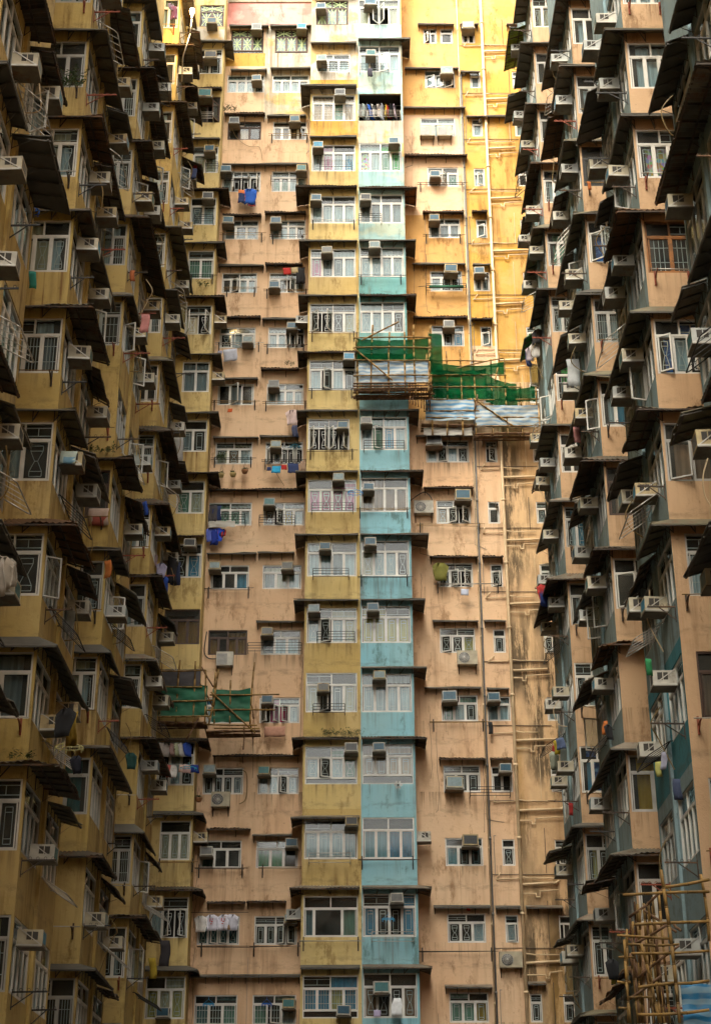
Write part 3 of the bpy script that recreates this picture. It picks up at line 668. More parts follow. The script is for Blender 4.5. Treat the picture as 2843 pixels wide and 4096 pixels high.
# extractor flues beside the bathroom windows
for k in (16, 15, 14, 11, 10, 8, 7):
    mb = MB(); x = r2[k][1] - .12 if k in r2 and k not in (15,) else 5.2
    mb.bar((x - bR[0], .05, S(k) + .8), (x - bR[0], -.22, S(k) + .74), .06, 0, 10); mb.bar((x - bR[0], -.22, S(k) + .74), (x - bR[0], -.24, S(k) + .735), .045, 1, 10)
    mb.build('extractor_flue', [M['steel'], M['dark']], tR)

# ------------------------------------------------------------------ the wings on both sides
def pick_awn(rng, kd):
    if kd == 'corr': return rng.choice(('corr', 'corr', 'corrgrey', 'corrust2', 'corrgrey'))
    return rng.choice(('awn', 'awn', 'awnlight', 'awnolive', 'awnolive'))
def wing_block(side, Y0, L, k0, k1, spec, name_label, frontw, X, Xm, Yend, seed):
    rng = random.Random(seed)
    base = (X, Y0 + L / 2)
    t = block('apartment_tower', base, name_label)
    mb = MB(); sgn = 1 if side < 0 else -1       # outward x of the courtyard face
    rotS = R(90) if side < 0 else R(-90)
    fr = 0; sd = 2
    nofront = spec.get('nofront', ())
    inset = spec.get('inset', {})
    fh, sh = [], []
    s1 = (.08, 1.88); s2 = (2.26, L - .1)
    if side > 0: sects = ((L - 1.88, L - .08), (.1, L - 2.26))   # the right wing's face runs the other way
    else: sects = (s1, s2)
    for k in range(k0, k1 + 1):
        if k not in nofront:
            i_ = inset.get(k, .06)
            fh.append(((X - i_ - frontw, X - i_) if side < 0 else (X + i_, X + i_ + frontw), S(k), k))
        for si, s_ in enumerate(sects): sh.append((s_, S(k), k, si))
    ztop = 57.0
    # front face (towards the camera)
    x0, x1 = (Xm, X) if side < 0 else (X, Xm)
    def pf(a, z):
        if z > S(k1 + 1) : return 0
        k = int((z - 9.05 + .95) // 2.79)
        return 4 if (k * 7 + seed) % 3 == 0 else 0
    zc = [S(k) - .93 for k in range(k0, k1 + 2)]
    wall(mb, 0, 0, Y0, x0, x1, 0, ztop, [(h[0][0], h[0][1], h[1], h[1] + 1.5) for h in fh], pf, zcuts=zc, room=.27)
    oy = Y0 if side < 0 else Y0 + L
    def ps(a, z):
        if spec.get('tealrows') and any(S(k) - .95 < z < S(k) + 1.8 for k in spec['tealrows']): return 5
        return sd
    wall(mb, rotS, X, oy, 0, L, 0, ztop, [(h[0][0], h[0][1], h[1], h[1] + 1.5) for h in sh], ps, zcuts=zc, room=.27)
    # far face of the bay, recessed wall and roof
    mb.quad((X, Y0 + L, 0), (Xm, Y0 + L, 0), (Xm, Y0 + L, ztop), (X, Y0 + L, ztop), 0)
    mb.quad((Xm, Y0 + L, 0), (Xm, Yend, 0), (Xm, Yend, ztop), (Xm, Y0 + L, ztop), 0)
    xo = Xm - sgn * 9
    mb.quad((X, Y0, ztop), (X, Y0 + L, ztop), (xo, Y0 + L, ztop), (xo, Y0, ztop), 3)
    mb.quad((Xm, Y0 + L, ztop), (Xm, Yend, ztop), (xo, Yend, ztop), (xo, Y0 + L, ztop), 3)
    mb.quad((xo, Y0, 0), (xo, Yend, 0), (xo, Yend, ztop), (xo, Y0, ztop), 0)
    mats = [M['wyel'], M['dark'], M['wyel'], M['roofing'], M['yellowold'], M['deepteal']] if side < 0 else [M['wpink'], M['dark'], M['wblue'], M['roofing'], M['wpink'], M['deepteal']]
    put_wall(mb, 'wall', mats, t, base)
    # pilaster between the two runs of side windows
    pb = MB(); a0 = Y0 + 1.97
    pb.box(X - sgn * .05, X + sgn * .07, a0, a0 + .2, S(k0) - .95, S(k1) + 3)
    put_wall(pb, 'pilaster', [M['wyel'] if side < 0 else M['wblue']], t, base)
    win = spec.get('win', {})
    for (ax, z, k) in fh:
        kw = dict(gr_r=.007, n=3 if frontw > 1 else 2, ntop=2 if frontw > 1 else 1, curt=pickcurt(rng), gr=rng.choice(('hour', 'box', 'bars', None, None)), seed=seed * 100 + k, frame='alu' if rng.random() < .65 else 'aludull')
        kw.update(win.get(k, {}))
        window(t, (ax[0] - base[0], Y0 + .05 - base[1], z), 0, ax[1] - ax[0], 1.5, **kw)
    for (ax, z, k, si) in sh:
        op = {}
        if rng.random() < .22: op = {rng.choice((0, 1, 2, 3)): rng.choice((-60, 65, -75))}
        kw = dict(gr_r=.006, n=4, curt=pickcurt(rng), gr=rng.choice(("box", "bars", None)), seed=seed * 1000 + k * 2 + si, opens=op, frame='alu' if rng.random() < .7 else 'aludull')
        kw.update(spec.get('side', {}).get((k, si), {}))
        a, o = ax[0], -.05
        ca, sa = math.cos(rotS), math.sin(rotS)
        window(t, (X + a * ca + o * sa - base[0], oy + a * sa - o * ca - base[1], z), rotS, ax[1] - ax[0], 1.5, **kw)
    # awnings
    for k in range(k0, k1 + 1):
        z = S(k) + 1.84
        if k in spec.get('noawn', ()): continue
        kd = spec.get('awn', {}).get(k) or rng.choice(('flat', 'flat', 'corr', 'corr', 'flat'))
        kd2 = rng.choice(('flat', 'corr', kd))
        if k not in spec.get('awn', {}) and rng.random() < .14: continue
        pr = rng.uniform(.4, .75) if kd == 'corr' else rng.uniform(.32, .58)
        fp = rng.uniform(.25, .4)
        ls = rng.choice((1.9, 1.7, L - .1, L - .1, 2.4, 2.9))
        fx = Xm + sgn * .1
        if side < 0: path = [(fx, Y0), (X, Y0), (X, Y0 + ls)]; pj = [fp, pr]
        else: path = [(X, Y0 + ls), (X, Y0), (fx, Y0)]; pj = [pr, fp]
        awning(t, path, z, pj, rng.uniform(.08, .32), kd, m=spec.get('awnm', {}).get(k) or pick_awn(rng, kd), base=base, warp=rng.uniform(.0, .09))
        if ls < L - .5:
            z2 = z - rng.uniform(.0, .25); a, b = Y0 + ls + .08, Y0 + L - .05
            path = [(X, a), (X, b)] if side < 0 else [(X, b), (X, a)]
            awning(t, path, z2, rng.uniform(.4, .8), rng.uniform(.1, .38), kd2, m=spec.get('awnm', {}).get((k, 2)) or pick_awn(rng, kd2), base=base, warp=rng.uniform(.0, .1))
    return t

LX, LM, RX, RM = -6.8, -8.5, 7.05, 8.75
WL = []
TOW = {}
def ww(**k): return k
wing_block(-1, 24.0, 4.3, -2, 5, {}, 'yellow bay tower nearest the camera on the left', 1.3, LX, LM, 32.4, 11)
wing_block(-1, 32.4, 4.3, -1, 8, dict(win={2: ww(n=2, curt=[None], gr='hour'), 3: ww(n=2, curt=['lace', None], gr='hour'), 4: ww(n=3, curt=['lace', None, 'greycurt']), 1: ww(n=2, ntop=1, curt=['greycurt']), -1: ww(curt=['ycurt', 'bcurt', 'gcurt'])}, awn={2: 'corr', 3: 'flat', 0: 'corr', 1: 'flat'}, noawn=(-1,)), 'second nearest yellow bay tower on the left', 1.3, LX, LM, 40.5, 12)
wing_block(-1, 40.5, 4.4, -1, 10, dict(nofront=(5, 0), win={4: ww(frame='brown', gr=None, curt=[None], n=2), 1: ww(gr=None, curt=['darkteal'], n=2, ntop=1), 6: ww(n=2, curt=[None])}, awn={4: 'corr', 0: 'corr', 9: 'corr'}), 'third yellow bay tower along the left side', 1.2, LX, LM, 49.0, 13)
wing_block(-1, 49.0, 4.3, -1, 13, dict(nofront=(2,), awn={6: 'corr', 7: 'flat'}), 'farthest yellow bay tower on the left, beside the end tower', 1.1, LX, LM, 58.3, 14)
wing_block(1, 24.0, 4.3, -2, 5, dict(awn={5: 'flat', 4: 'corr'}), 'pink and grey bay tower nearest the camera on the right', 1.3, RX, RM, 32.5, 21)
wing_block(1, 32.5, 4.2, -1, 8, dict(inset={2: .3, 1: .3, 0: .3, -1: .3}, win={3: ww(n=2, curt=['brcurt', 'brcurt'], gr=None, opens={0: -25}), 4: ww(curt=['deepblue', 'lace', None], opens={0: -30, 2: 40}), 5: ww(frame='rustwood', curt=[None], gr='bars', n=2), 6: ww(curt=['mosaic'], gr='box'), 1: ww(curt=['brcurt'], frame='brown', gr=None)}, awn={3: 'corr', 6: 'flat', 5: 'corr', 4: 'flat', 2: 'flat'}, noawn=(1, 0, -1), tealrows=(1,)), 'second nearest pink and grey bay tower on the right', 1.2, RX, RM, 40.4, 22)
wing_block(1, 40.4, 4.4, -1, 10, dict(nofront=(2,), win={7: ww(curt=['deepblue'], gr=None, opens={0: -35}, n=2), 4: ww(frame='brown', gr=None, curt=['brcurt']), 1: ww(n=2, ntop=1, gr=None, curt=['ochre', 'ochre']), 8: ww(frame='blackm', curt=[None], n=2), 3: ww(n=2, opens={0: -25, 1: 35}, curt=[None])}, awn={7: 'flat', 4: 'corr', 3: 'corr', 6: 'flat', 1: 'flat'}), 'third pink and grey bay tower along the right side', 1.2, RX, RM, 49.0, 23)
wing_block(1, 49.0, 4.3, -1, 13, dict(win={9: ww(curt=['gcurt'], gr=None), 7: ww(curt=['greenc', 'greenc'], gr='bars', n=2), 1: ww(curt=['ycurt', None]), 2: ww(curt=['bcurt', 'deepblue'], gr=None)}, awnm={(13, 2): 'greenstripe', (8, 2): 'green'}), 'farthest pink and grey bay tower on the right', 1.1, RX, RM, 59.3, 24)

# plain lengths of both wings run back for shade, and an unseen block added to shade the courtyard
def plain_block(name, x0, x1, y0, y1, z, label, m, face):
    t = block(name, ((x0 + x1) / 2, (y0 + y1) / 2), label); bx, by = (x0 + x1) / 2, (y0 + y1) / 2
    mb = MB(); mb.box(x0 - bx, x1 - bx, y0 - by, y1 - by, 0, z); mb.build('wall', M[m], t)
    rb = MB(); rb.box(x0 - bx - .2, x1 - bx + .2, y0 - by - .2, y1 - by + .2, z, z + .5); rb.build('roof', M['roofing'], t)
    nrow = int(z / 2.79) - 2
    wb = MB()
    for k in range(-2, nrow - 2):
        n = 6
        for i in range(n):
            if face == 'y':
                a = x0 + (x1 - x0) * (i + .5) / n - bx; wb.box(a - .8, a + .8, y1 - by, y1 - by + .03, S(k), S(k) + 1.3)
            else:
                a = y0 + (y1 - y0) * (i + .5) / n - by; xx = (x1 if face == '+x' else x0) - bx
                wb.box(min(xx, xx + (.03 if face == '+x' else -.03)), max(xx, xx + (.03 if face == '+x' else -.03)), a - .8, a + .8, S(k), S(k) + 1.3)
    o = wb.build('window', M['darkteal'], t); o['kind'] = 'stuff'
plain_block('apartment_block', -17.5, -8.5, -20, 24.0, 57, 'yellow block beside the camera closing the left side', 'wyel', '+x')  # plain length of the left wing, run back for shade
plain_block('apartment_block', 8.75, 17.75, -20, 24.0, 57, 'pink block beside the camera closing the right side', 'wpink', '-x')  # plain length of the right wing, run back for shade
plain_block('apartment_block', -16, 17, -32, -22, 33, 'block behind the camera closing the courtyard', 'pink', 'y')  # unseen block added behind the camera to shade the courtyard

# ------------------------------------------------------------------ air conditioners
def ac_proto(case, grl):
    wd, h, d = .46, .33, .52
    root = bpy.data.objects.new('air_conditioner', None); col.objects.link(root)
    c = MB(); hw = wd / 2
    c.box(-hw, hw, -d + .03, .0, 0, h)                                   # casing body
    c.box(-hw, hw, -d, -d + .03, 0, .035); c.box(-hw, hw, -d, -d + .03, h - .035, h)   # raised rim round the front
    c.box(-hw, -hw + .03, -d, -d + .03, .035, h - .035); c.box(hw - .03, hw, -d, -d + .03, .035, h - .035)
    c.build('casing', M[case], root)
    g_ = MB(); g_.box(-hw + .03, hw - .03, -d + .012, -d + .029, .035, h - .035)
    for i in range(7):
        z = .045 + i * (h - .09) / 6.2; g_.box(-hw + .03, hw - .03, -d + .004, -d + .012, z, z + .017)
    for x in (-.08, .08): g_.box(x - .005, x + .005, -d + .002, -d + .005, .035, h - .035)
    g_.build('front_grille', M[grl], root)
    for s in (-1, 1):
        v = MB(); xx = s * hw
        for i in range(2):
            y0 = -d + .10 + i * .13; v.box(min(xx, xx + s * .004), max(xx, xx + s * .004), y0, y0 + .10, .10, h - .05)
        v.box(min(xx, xx + s * .003), max(xx, xx + s * .003), -d + .20, -d + .21, .09, h - .04)
        v.build('side_vent', M['vent'], root)
        b_ = MB(); x2 = s * (hw + .014)
        b_.flat((x2, 0, h + .05), (x2, -d + .02, -.015), (0, .007, .018), (.006, 0, 0)); b_.flat((x2, .0, -.02), (x2, -d, -.02), (0, 0, .018), (.010, 0, 0))
        b_.build('bracket', M['steel'], root)
    t_ = MB(); t_.box(-hw - .03, hw + .03, -d - .01, 0, -.065, -.041); t_.box(-hw + .02, hw - .02, -d + .05, 0, -.041, -.001)
    t_.build('drip_tray', M['actray'], root)
    root.location = (0, -60, 5)
    return root
AC = {}
used_proto = set()
FRONT = {'acblue': 'dark blue', 'acteal': 'teal', 'acgrey': 'grey', 'acdark': 'blackish', 'acpale': 'pale blue', 'acbright': 'bright blue'}
def air_con(p, rot, label, grl=None, case=None, sc=1., group='window air conditioners'):
    grl = grl or rngA.choice(('acblue', 'acblue', 'acteal', 'acgrey', 'acpale', 'acdark', 'acblue'))
    case = case or rngA.choice(('accase', 'accase', 'accream', 'acgreyc', 'acold'))
    key = (case, grl)
    if key not in AC: AC[key] = ac_proto(case, grl)
    if key in used_proto: o = clone(AC[key])
    else: o = AC[key]; used_proto.add(key)
    o.location = p; o.rotation_euler = (R(rngA.uniform(-1.5, 1.5)), R(rngA.uniform(-1.5, 1.5)), rot + R(rngA.uniform(-2.5, 2.5))); o.scale = (sc, 1, sc * .98)
    tag(o, label.replace('%', FRONT[grl]), 'air conditioner', group)
    return o
rngA = random.Random(3)
ACD = {'D':{16:(-6.53,-0.07,0.44,0.33),15:(-6.52,0.67,0.55,0.38),14:(-6.70,1.23,0.63,0.37),13:(-6.36,0.98,0.45,0.35),12:(-6.36,1.21,0.47,0.33),6:(-6.45,1.30,0.45,0.32),0:(-6.69,0.19,0.45,0.31)},
'P1':{16:(-4.51,0.44,0.45,0.33),15:(-4.43,0.19,0.41,0.29),14:(-5.41,0.54,0.45,0.32),13:(-5.70,0.62,0.45,0.30),12:(-5.53,0.63,0.48,0.29),10:(-4.50,0.07,0.42,0.30),6:(-5.55,0.74,0.44,0.31),3:(-5.47,0.77,0.46,0.30),2:(-5.47,0.46,0.45,0.30)},
'P2':{16:(-2.41,0.47,0.43,0.33),14:(-2.65,0.61,0.46,0.30),13:(-2.31,0.66,0.44,0.31),12:(-3.41,0.59,0.47,0.27),11:(-3.42,0.03,0.44,0.29),10:(-2.63,0.74,0.45,0.32),9:(-3.35,0.68,0.44,0.29),8:(-3.22,0.60,0.44,0.31),7:(-3.44,0.77,0.44,0.32),6:(-2.63,0.73,0.44,0.28),5:(-3.40,0.73,0.45,0.32),4:(-3.33,0.74,0.43,0.26),3:(-3.39,0.73,0.44,0.28),2:(-2.32,0.78,0.44,0.32),1:(-2.32,0.79,0.44,0.32),0:(-2.33,0.60,0.44,0.30)},
'Y':{16:(-1.45,0.72,0.43,0.29),15:(-1.40,0.42,0.42,0.30),14:(-0.57,1.23,0.46,0.30),13:(-1.55,1.10,0.44,0.29),12:(-1.62,1.02,0.45,0.30),11:(-1.12,1.07,0.45,0.28),9:(-0.18,1.35,0.45,0.30),8:(-0.42,0.92,0.40,0.26),7:(-0.60,1.35,0.44,0.30),6:(-1.12,1.10,0.43,0.27),5:(-1.53,1.25,0.43,0.22),4:(-1.18,0.86,0.42,0.28),3:(-0.12,1.27,0.47,0.31),2:(-0.12,1.31,0.44,0.29),0:(-0.38,0.23,0.46,0.28)},
'B':{16:(0.84,0.93,0.54,0.37),15:(0.84,0.71,0.44,0.29),13:(1.84,1.31,0.39,0.28),12:(0.54,1.04,0.45,0.32),11:(0.92,1.33,0.46,0.32),8:(0.53,1.12,0.43,0.31),7:(0.58,0.90,0.44,0.31),6:(0.65,1.30,0.45,0.32),5:(0.75,1.30,0.44,0.31),4:(0.95,1.33,0.45,0.32),3:(0.94,1.31,0.44,0.30),1:(1.51,1.31,0.45,0.31),0:(0.93,0.96,0.54,0.33)},
'R1':{15:(4.39,0.58,0.55,0.35),13:(3.70,0.31,0.44,0.28),12:(3.60,0.73,0.44,0.30),11:(4.26,0.81,0.55,0.36),10:(4.09,0.80,0.46,0.33),8:(3.35,0.76,0.65,0.39),7:(4.44,1.01,0.64,0.32),4:(3.68,0.81,0.55,0.34),3:(3.75,0.18,0.65,0.41),2:(4.28,0.81,0.57,0.34)},
'R2':{16:(5.48,0.50,0.55,0.31),11:(5.52,0.75,0.43,0.29),4:(5.36,0.80,0.46,0.33),3:(5.69,0.81,0.44,0.34)}}
COLN = {'D': 'yellow end tower', 'P1': 'pink column beside end tower', 'P2': 'pink column left of yellow bay', 'Y': 'yellow bay tower', 'B': 'blue bay tower', 'R1': 'peach column right of blue bay', 'R2': 'bathroom window column'}
for c, d in ACD.items():
    Yw = YB if c in 'YB' else 58.3 if c == 'D' else YP
    for k, (x, dz, wd, h) in d.items():
        grl = {('P2', 16): 'acbright', ('Y', 9): 'acbright', ('Y', 13): 'acbright', ('R1', 8): 'acdark', ('B', 15): 'acteal'}.get((c, k))
        air_con((x, Yw - .02, S(k) + dz - .165), 0, 'air conditioner with % front, %s, %s' % ('%', COLN[c], fromtop(k)) if False else 'air conditioner with %' + ' front, ' + COLN[c] + ', ' + fromtop(k), grl, sc=max(.94, min(1.35, wd / .46)))
# units on the side of the towers
for k, xx, yy, rt, lb in ((10, X_D1 + .02, 58.75, 90, 'air conditioner with % front on the side of the yellow end tower, upper one'), (9, X_D1 + .02, 58.75, 90, 'air conditioner with % front on the side of the yellow end tower, middle one'), (2, X_D1 + .02, 58.75, 90, 'air conditioner with % front on the side of the yellow end tower, lowest one'), (2, X_B1 + .02, 58.7, 90, 'air conditioner with % front on the right side of the blue bay'), (10, X_Y0 - .02, 58.8, -90, 'air conditioner with % front on the left side of the yellow bay, upper'), (1, X_Y0 - .02, 58.8, -90, 'air conditioner with % front on the left side of the yellow bay, lower')):
    air_con((xx, yy, S(k) + .75), R(rt), lb)
WT = [(-1, 24.0, 4.3, -2, 5, LX, 'nearest left yellow tower', 1), (-1, 32.4, 4.3, -1, 8, LX, 'second left yellow tower', 2), (-1, 40.5, 4.4, -1, 10, LX, 'third left yellow tower', 3), (-1, 49.0, 4.3, -1, 13, LX, 'farthest left yellow tower', 4),
      (1, 24.0, 4.3, -2, 5, RX, 'nearest right grey tower', 5), (1, 32.5, 4.2, -1, 8, RX, 'second right grey tower', 6), (1, 40.4, 4.4, -1, 10, RX, 'third right grey tower', 7), (1, 49.0, 4.3, -1, 13, RX, 'farthest right grey tower', 8)]
for sd, Y0, L, k0, k1, X, nm, ti in WT:
    rr = random.Random(40 + ti); rot = R(90) if sd < 0 else R(-90); sg = -sd
    for k in range(k0, k1 + 1):
        for si, (a0, a1) in enumerate(((.5, 1.6), (2.6, 3.9))):
            if rr.random() < .3: continue
            a = rr.uniform(a0, a1); z = S(k) + rr.choice((.72, .85, .98, .05))
            air_con((X + sg * .02, Y0 + a, z), rot, 'air conditioner, % front, ' + nm + ', ' + frombottom(k, k0) + (', nearer one' if si == 0 else ', farther one'), rr.choice(('acteal', 'acbright', 'acblue', 'acgrey', 'acpale', 'acdark')), case=rr.choice(('accase', 'accream', 'accream', 'acold', 'acgreyc')), sc=rr.uniform(.88, 1.04))

# outdoor condenser units of split air conditioners
def condenser(p, label, fan=True, louvre=False, case='accase', wide=.78, tint='acdark', sup=True):
    t = thing('condenser_unit', p, label, 'condenser unit', 'split air conditioner condensers')
    wd, h, d = wide, .54, .30; hw = wd / 2
    b = MB(); b.box(-hw, hw, -d, 0, 0, h); b.box(-hw - .006, hw + .006, -d - .006, .004, h, h + .02); b.build('casing', M[case], t)
    f = MB(); cx = -wd * .16; cz = h * .5; rr = .215
    if louvre:
        f.box(-hw + .03, hw * .3, -d - .006, -d + .0, .04, h - .05)
        for i in range(9): f.box(-hw + .03, hw * .3, -d - .014, -d - .006, .06 + i * .05, .075 + i * .05, 1)
        f.build('louvre', [M['acdark'], M['steel']], t)
    else:
        n = 24; f.bar((cx, -d + .001, cz), (cx, -d - .008, cz), rr, 0, n)
        for q in (rr, rr * .72, rr * .42):
            pts = [(cx + q * math.cos(2 * math.pi * i / n), -d - .014, cz + q * math.sin(2 * math.pi * i / n)) for i in range(n + 1)]; f.tube(pts, .005, 1, 4)
        for i in range(8):
            a = math.pi * i / 8; f.bar((cx - rr * math.cos(a), -d - .012, cz - rr * math.sin(a)), (cx + rr * math.cos(a), -d - .012, cz + rr * math.sin(a)), .004, 1, 4)
        f.bar((cx, -d - .018, cz), (cx, -d - .008, cz), .05, 1, 12)
        f.build('fan_guard', [M[tint], M['steel']], t)
    if sup:
        for s in (-1, 1):
            q = MB(); x = s * (hw - .06)
            q.flat((x, 0.0, -.02), (x, -d - .03, -.02), (.015, 0, 0), (0, 0, .018)); q.flat((x, .0, -.3), (x, -d + .02, -.03), (.012, 0, 0), (0, .008, .008)); q.flat((x, -.006, -.32), (x, -.006, .0), (.015, 0, 0), (0, .006, 0))
            q.build('bracket', M['rustm'], t)
    return t
condenser((-5.04, YP - .03, S(5) - .62), 'white louvred condenser below the brown blind window of the pink wall', louvre=True, wide=.66)
condenser((-5.02, YP - .03, S(3) - .62), 'dusty condenser on a bracket below a pink wall window, lower left', case='accream', wide=.70)
condenser((2.85, YP - .03, S(7) + .32), 'white condenser with black fan between blue bay and peach column window', wide=.78)
condenser((4.42, YP - .03, S(5) - .60), 'cream condenser with round fan below a peach wall window', case='accream', wide=.78, tint='acgrey')
condenser((5.62, YP - .03, S(1) - .95), 'dirty beige condenser beside the grey pipe near the bottom right', case='accream', wide=.82, tint='acgrey')
condenser((3.41, YP - .03, S(14) - .22), 'twin condenser on yellow legs under the upper peach window, left one', louvre=True, wide=.68, case='accream')
condenser((4.20, YP - .03, S(14) - .22), 'twin condenser on yellow legs under the upper peach window, right one', louvre=True, wide=.68, case='accream')

# ------------------------------------------------------------------ drying racks and rails
def rail_basket(p, rot, wd, label, h=.34, d=.38, bars=4, m='blackm', group='tubular window rails'):
    t = thing('window_clothes_rack', p, label, 'window rail', group, rot); r = .013
    for s in (-1, 1):
        b = MB(); x = s * wd / 2
        b.tube([(x, 0, h), (x, -d + .05, h), (x, -d, h - .05), (x, -d, .05), (x, -d + .05, 0), (x, 0, 0)], r, 0, 6); b.build('end_frame', M[m], t)
    for i in range(bars):
        b = MB(); z = h * i / (bars - 1); b.bar((-wd / 2, -d + (.02 if i in (0, bars - 1) else 0), z), (wd / 2, -d + (.02 if i in (0, bars - 1) else 0), z), r * .9, 0, 6); b.build('rail_bar', M[m], t)
    return t
def pole_rack(p, rot, wd, label, m='blackm', rod='bamboo', h=.5, d=.30, n=2, over=.15, group='pole drying racks'):
    t = thing('drying_rack', p, label, 'drying rack', group, rot)
    for s in (-1, 1):
        b = MB(); x = s * wd / 2
        b.flat((x, -.02, -h * .55), (x, -.02, h * .45), (.022, 0, 0), (0, .012, 0)); b.flat((x, -.02, 0), (x, -d, .03), (.014, 0, 0), (0, 0, .014)); b.flat((x, -.02, -h * .4), (x, -d * .8, .02), (.01, 0, 0), (0, .008, .008))
        b.build('bracket', M[m], t)
    for i in range(n):
        b = MB(); y = -d + .03 + i * .14; z = .05
        b.bar((-wd / 2 - over, y, z), (wd / 2 + over * (1.5 - i), y, z + random.uniform(-.03, .03)), .013, 0, 6); b.build('rod', M[rod], t)
    return t
def hook_arm(p, rot, label, m='rustm', L=.62, group='hooked drying arms'):
    """bar standing out from the wall with a strut and a row of rings"""
    t = thing('hooked_clothes_rack', p, label, 'drying arm', group, rot)
    b = MB(); b.flat((0, 0, 0), (0, -L, .01), (.014, 0, 0), (0, 0, .016)); b.flat((0, 0, -.3), (0, -L * .6, 0), (.008, 0, 0), (0, .008, .008)); b.flat((0, -.006, -.34), (0, -.006, .06), (.016, 0, 0), (0, .008, 0))
    b.build('bracket', M[m], t)
    for i in range(4):
        b = MB(); y = -L * (.25 + .22 * i); n = 10
        b.tube([(0, y + .03 * math.cos(2 * math.pi * j / n), .045 + .03 * math.sin(2 * math.pi * j / n)) for j in range(n + 1)], .0055, 0, 4); b.build('ring', M[m], t)
    return t
def loop_frame(p, rot, wd, label, h=.6, lean=.55, m='steel', bars=4, group='leaning tubular frames'):
    t = thing('tilted_clothes_rack', p, label, 'drying frame', group, rot)
    hw = wd / 2
    def q(x, u): return (x, -.06 - u * lean, .05 - u * h)
    b = MB(); b.tube([q(-hw, 0), q(-hw, .88), q(-hw + .06, 1), q(hw - .06, 1), q(hw, .88), q(hw, 0), q(-hw, 0)], .014, 0, 6)
    b.bar(q(-hw, 0), (-hw, 0, .05), .014); b.bar(q(hw, 0), (hw, 0, .05), .014)
    b.build('outer_frame', M[m], t)
    for i in range(bars):
        b = MB(); x = -hw + wd * (i + 1) / (bars + 1); b.bar(q(x, 0), q(x, 1), .008, 0, 5); b.build('frame_bar', M[m], t)
    return t
M['bamboo'] = mat('dry_bamboo', (.21, .12, .028), .65, 0, .55, 2)
M['bamboonode'] = mat('bamboo_node', (.16, .09, .025), .7, 0, .3, 5)
M['bamboodark'] = mat('old_bamboo', (.12, .06, .025), .7, 0, .4, 5)
RK = [('Y', 15, 'b', -.77, 1.22, -.12), ('B', 15, 'b', 1.0, 1.3, -.15), ('Y', 14, 'b', -.95, 1.65, .02), ('B', 14, 'b', 1.2, 1.9, -.05), ('D', 14, 'b', -6.6, .62, -.05), ('D', 13, 'b', -6.25, .55, -.02), ('Y', 13, 'b', -.75, 1.4, -.02), ('P1', 13, 'b', -5.2, 1.0, .05), ('P2', 13, 'b', -3.1, 1.15, .0), ('D', 12, 'b', -6.5, .8, -.05), ('B', 12, 'b', .75, 1.0, -.1), ('Y', 5, 'b', -.7, 1.45, .0), ('P2', 5, 'b', -3.1, 2.1, -.05), ('Y', 7, 'b', -.85, 1.65, -.1), ('P1', 7, 'b', -5.1, 1.4, -.1), ('P2', 7, 'b', -3.1, 1.45, -.12), ('Y', 6, 'b', -.9, 1.4, -.15), ('Y', 4, 'b', -.95, 1.2, -.12), ('B', 8, 'b', 1.25, 1.65, -.1), ('R1', 11, 'b', 4.05, 1.75, -.2), ('R1', 9, 'b', 4.2, 1.6, .1), ('Y', 2, 'b', -.9, 1.5, -.2), ('B', 1, 'b', 1.35, 1.5, -.22), ('R1', 3, 'b', 5.1, 1.5, -.25),
 ('P2', 14, 'p', -2.9, 1.6, .0), ('P1', 11, 'p', -4.9, 1.2, .1), ('P2', 11, 'p', -2.9, 1.7, .0), ('P1', 10, 'p', -4.9, 1.7, .1), ('P2', 10, 'p', -2.9, 1.55, .0), ('P1', 9, 'p', -5.0, 1.7, .05), ('P2', 9, 'p', -2.85, 1.65, .0), ('P1', 8, 'p', -5.0, 1.5, .15), ('P2', 8, 'p', -2.8, 1.7, .05), ('Y', 12, 'p', -.85, 1.8, .05), ('Y', 10, 'p', -.85, 1.75, -.05), ('Y', 9, 'p', -.9, 1.65, .0), ('Y', 8, 'p', -.9, 1.7, -.05), ('B', 11, 'p', 1.2, 1.7, .0), ('B', 6, 'p', 1.2, 1.8, -.05), ('B', 7, 'p', 1.2, 1.9, .1), ('B', 2, 'p', 1.2, 1.85, .0), ('R1', 13, 'p', 4.0, 1.9, .05), ('R1', 12, 'p', 4.0, 1.5, .05), ('R1', 6, 'p', 4.55, 2.4, .1), ('R1', 7, 'p', 3.9, 2.4, -.1), ('R1', 4, 'p', 4.0, 1.9, -.05), ('P1', 6, 'p', -5.0, 1.6, -.1), ('P1', 2, 'p', -4.95, 1.6, -.05), ('P2', 2, 'p', -2.6, 1.6, -.05), ('P1', 1, 'p', -4.6, 1.9, -.1), ('P2', 1, 'p', -2.85, 1.6, -.1), ('Y', 1, 'p', -.85, 1.95, -.1), ('R1', 1, 'p', 3.7, 2.5, -.3), ('P1', 12, 'p', -4.9, 1.7, .15), ('P2', 12, 'p', -2.9, 1.3, .05), ('D', 11, 'p', -6.5, .9, .1), ('D', 2, 'p', -6.5, 1.2, -.05)]
for c, k, ty, x, wd, dz in RK:
    Yw = YB if c in 'YB' else 58.3 if c == 'D' else YP
    if ty == 'b': rail_basket((x, Yw - .015, S(k) + dz), 0, wd, 'tubular rail under the window, ' + COLN[c] + ', ' + fromtop(k), m=('steel' if k in (2, 1, 14) else 'blackm'))
    else: pole_rack((x, Yw - .01, S(k) - .12 + dz), 0, wd, 'pole drying rack under the window, ' + COLN[c] + ', ' + fromtop(k), rod=rngA.choice(('bamboo', 'steel', 'rustm', 'blackm')))
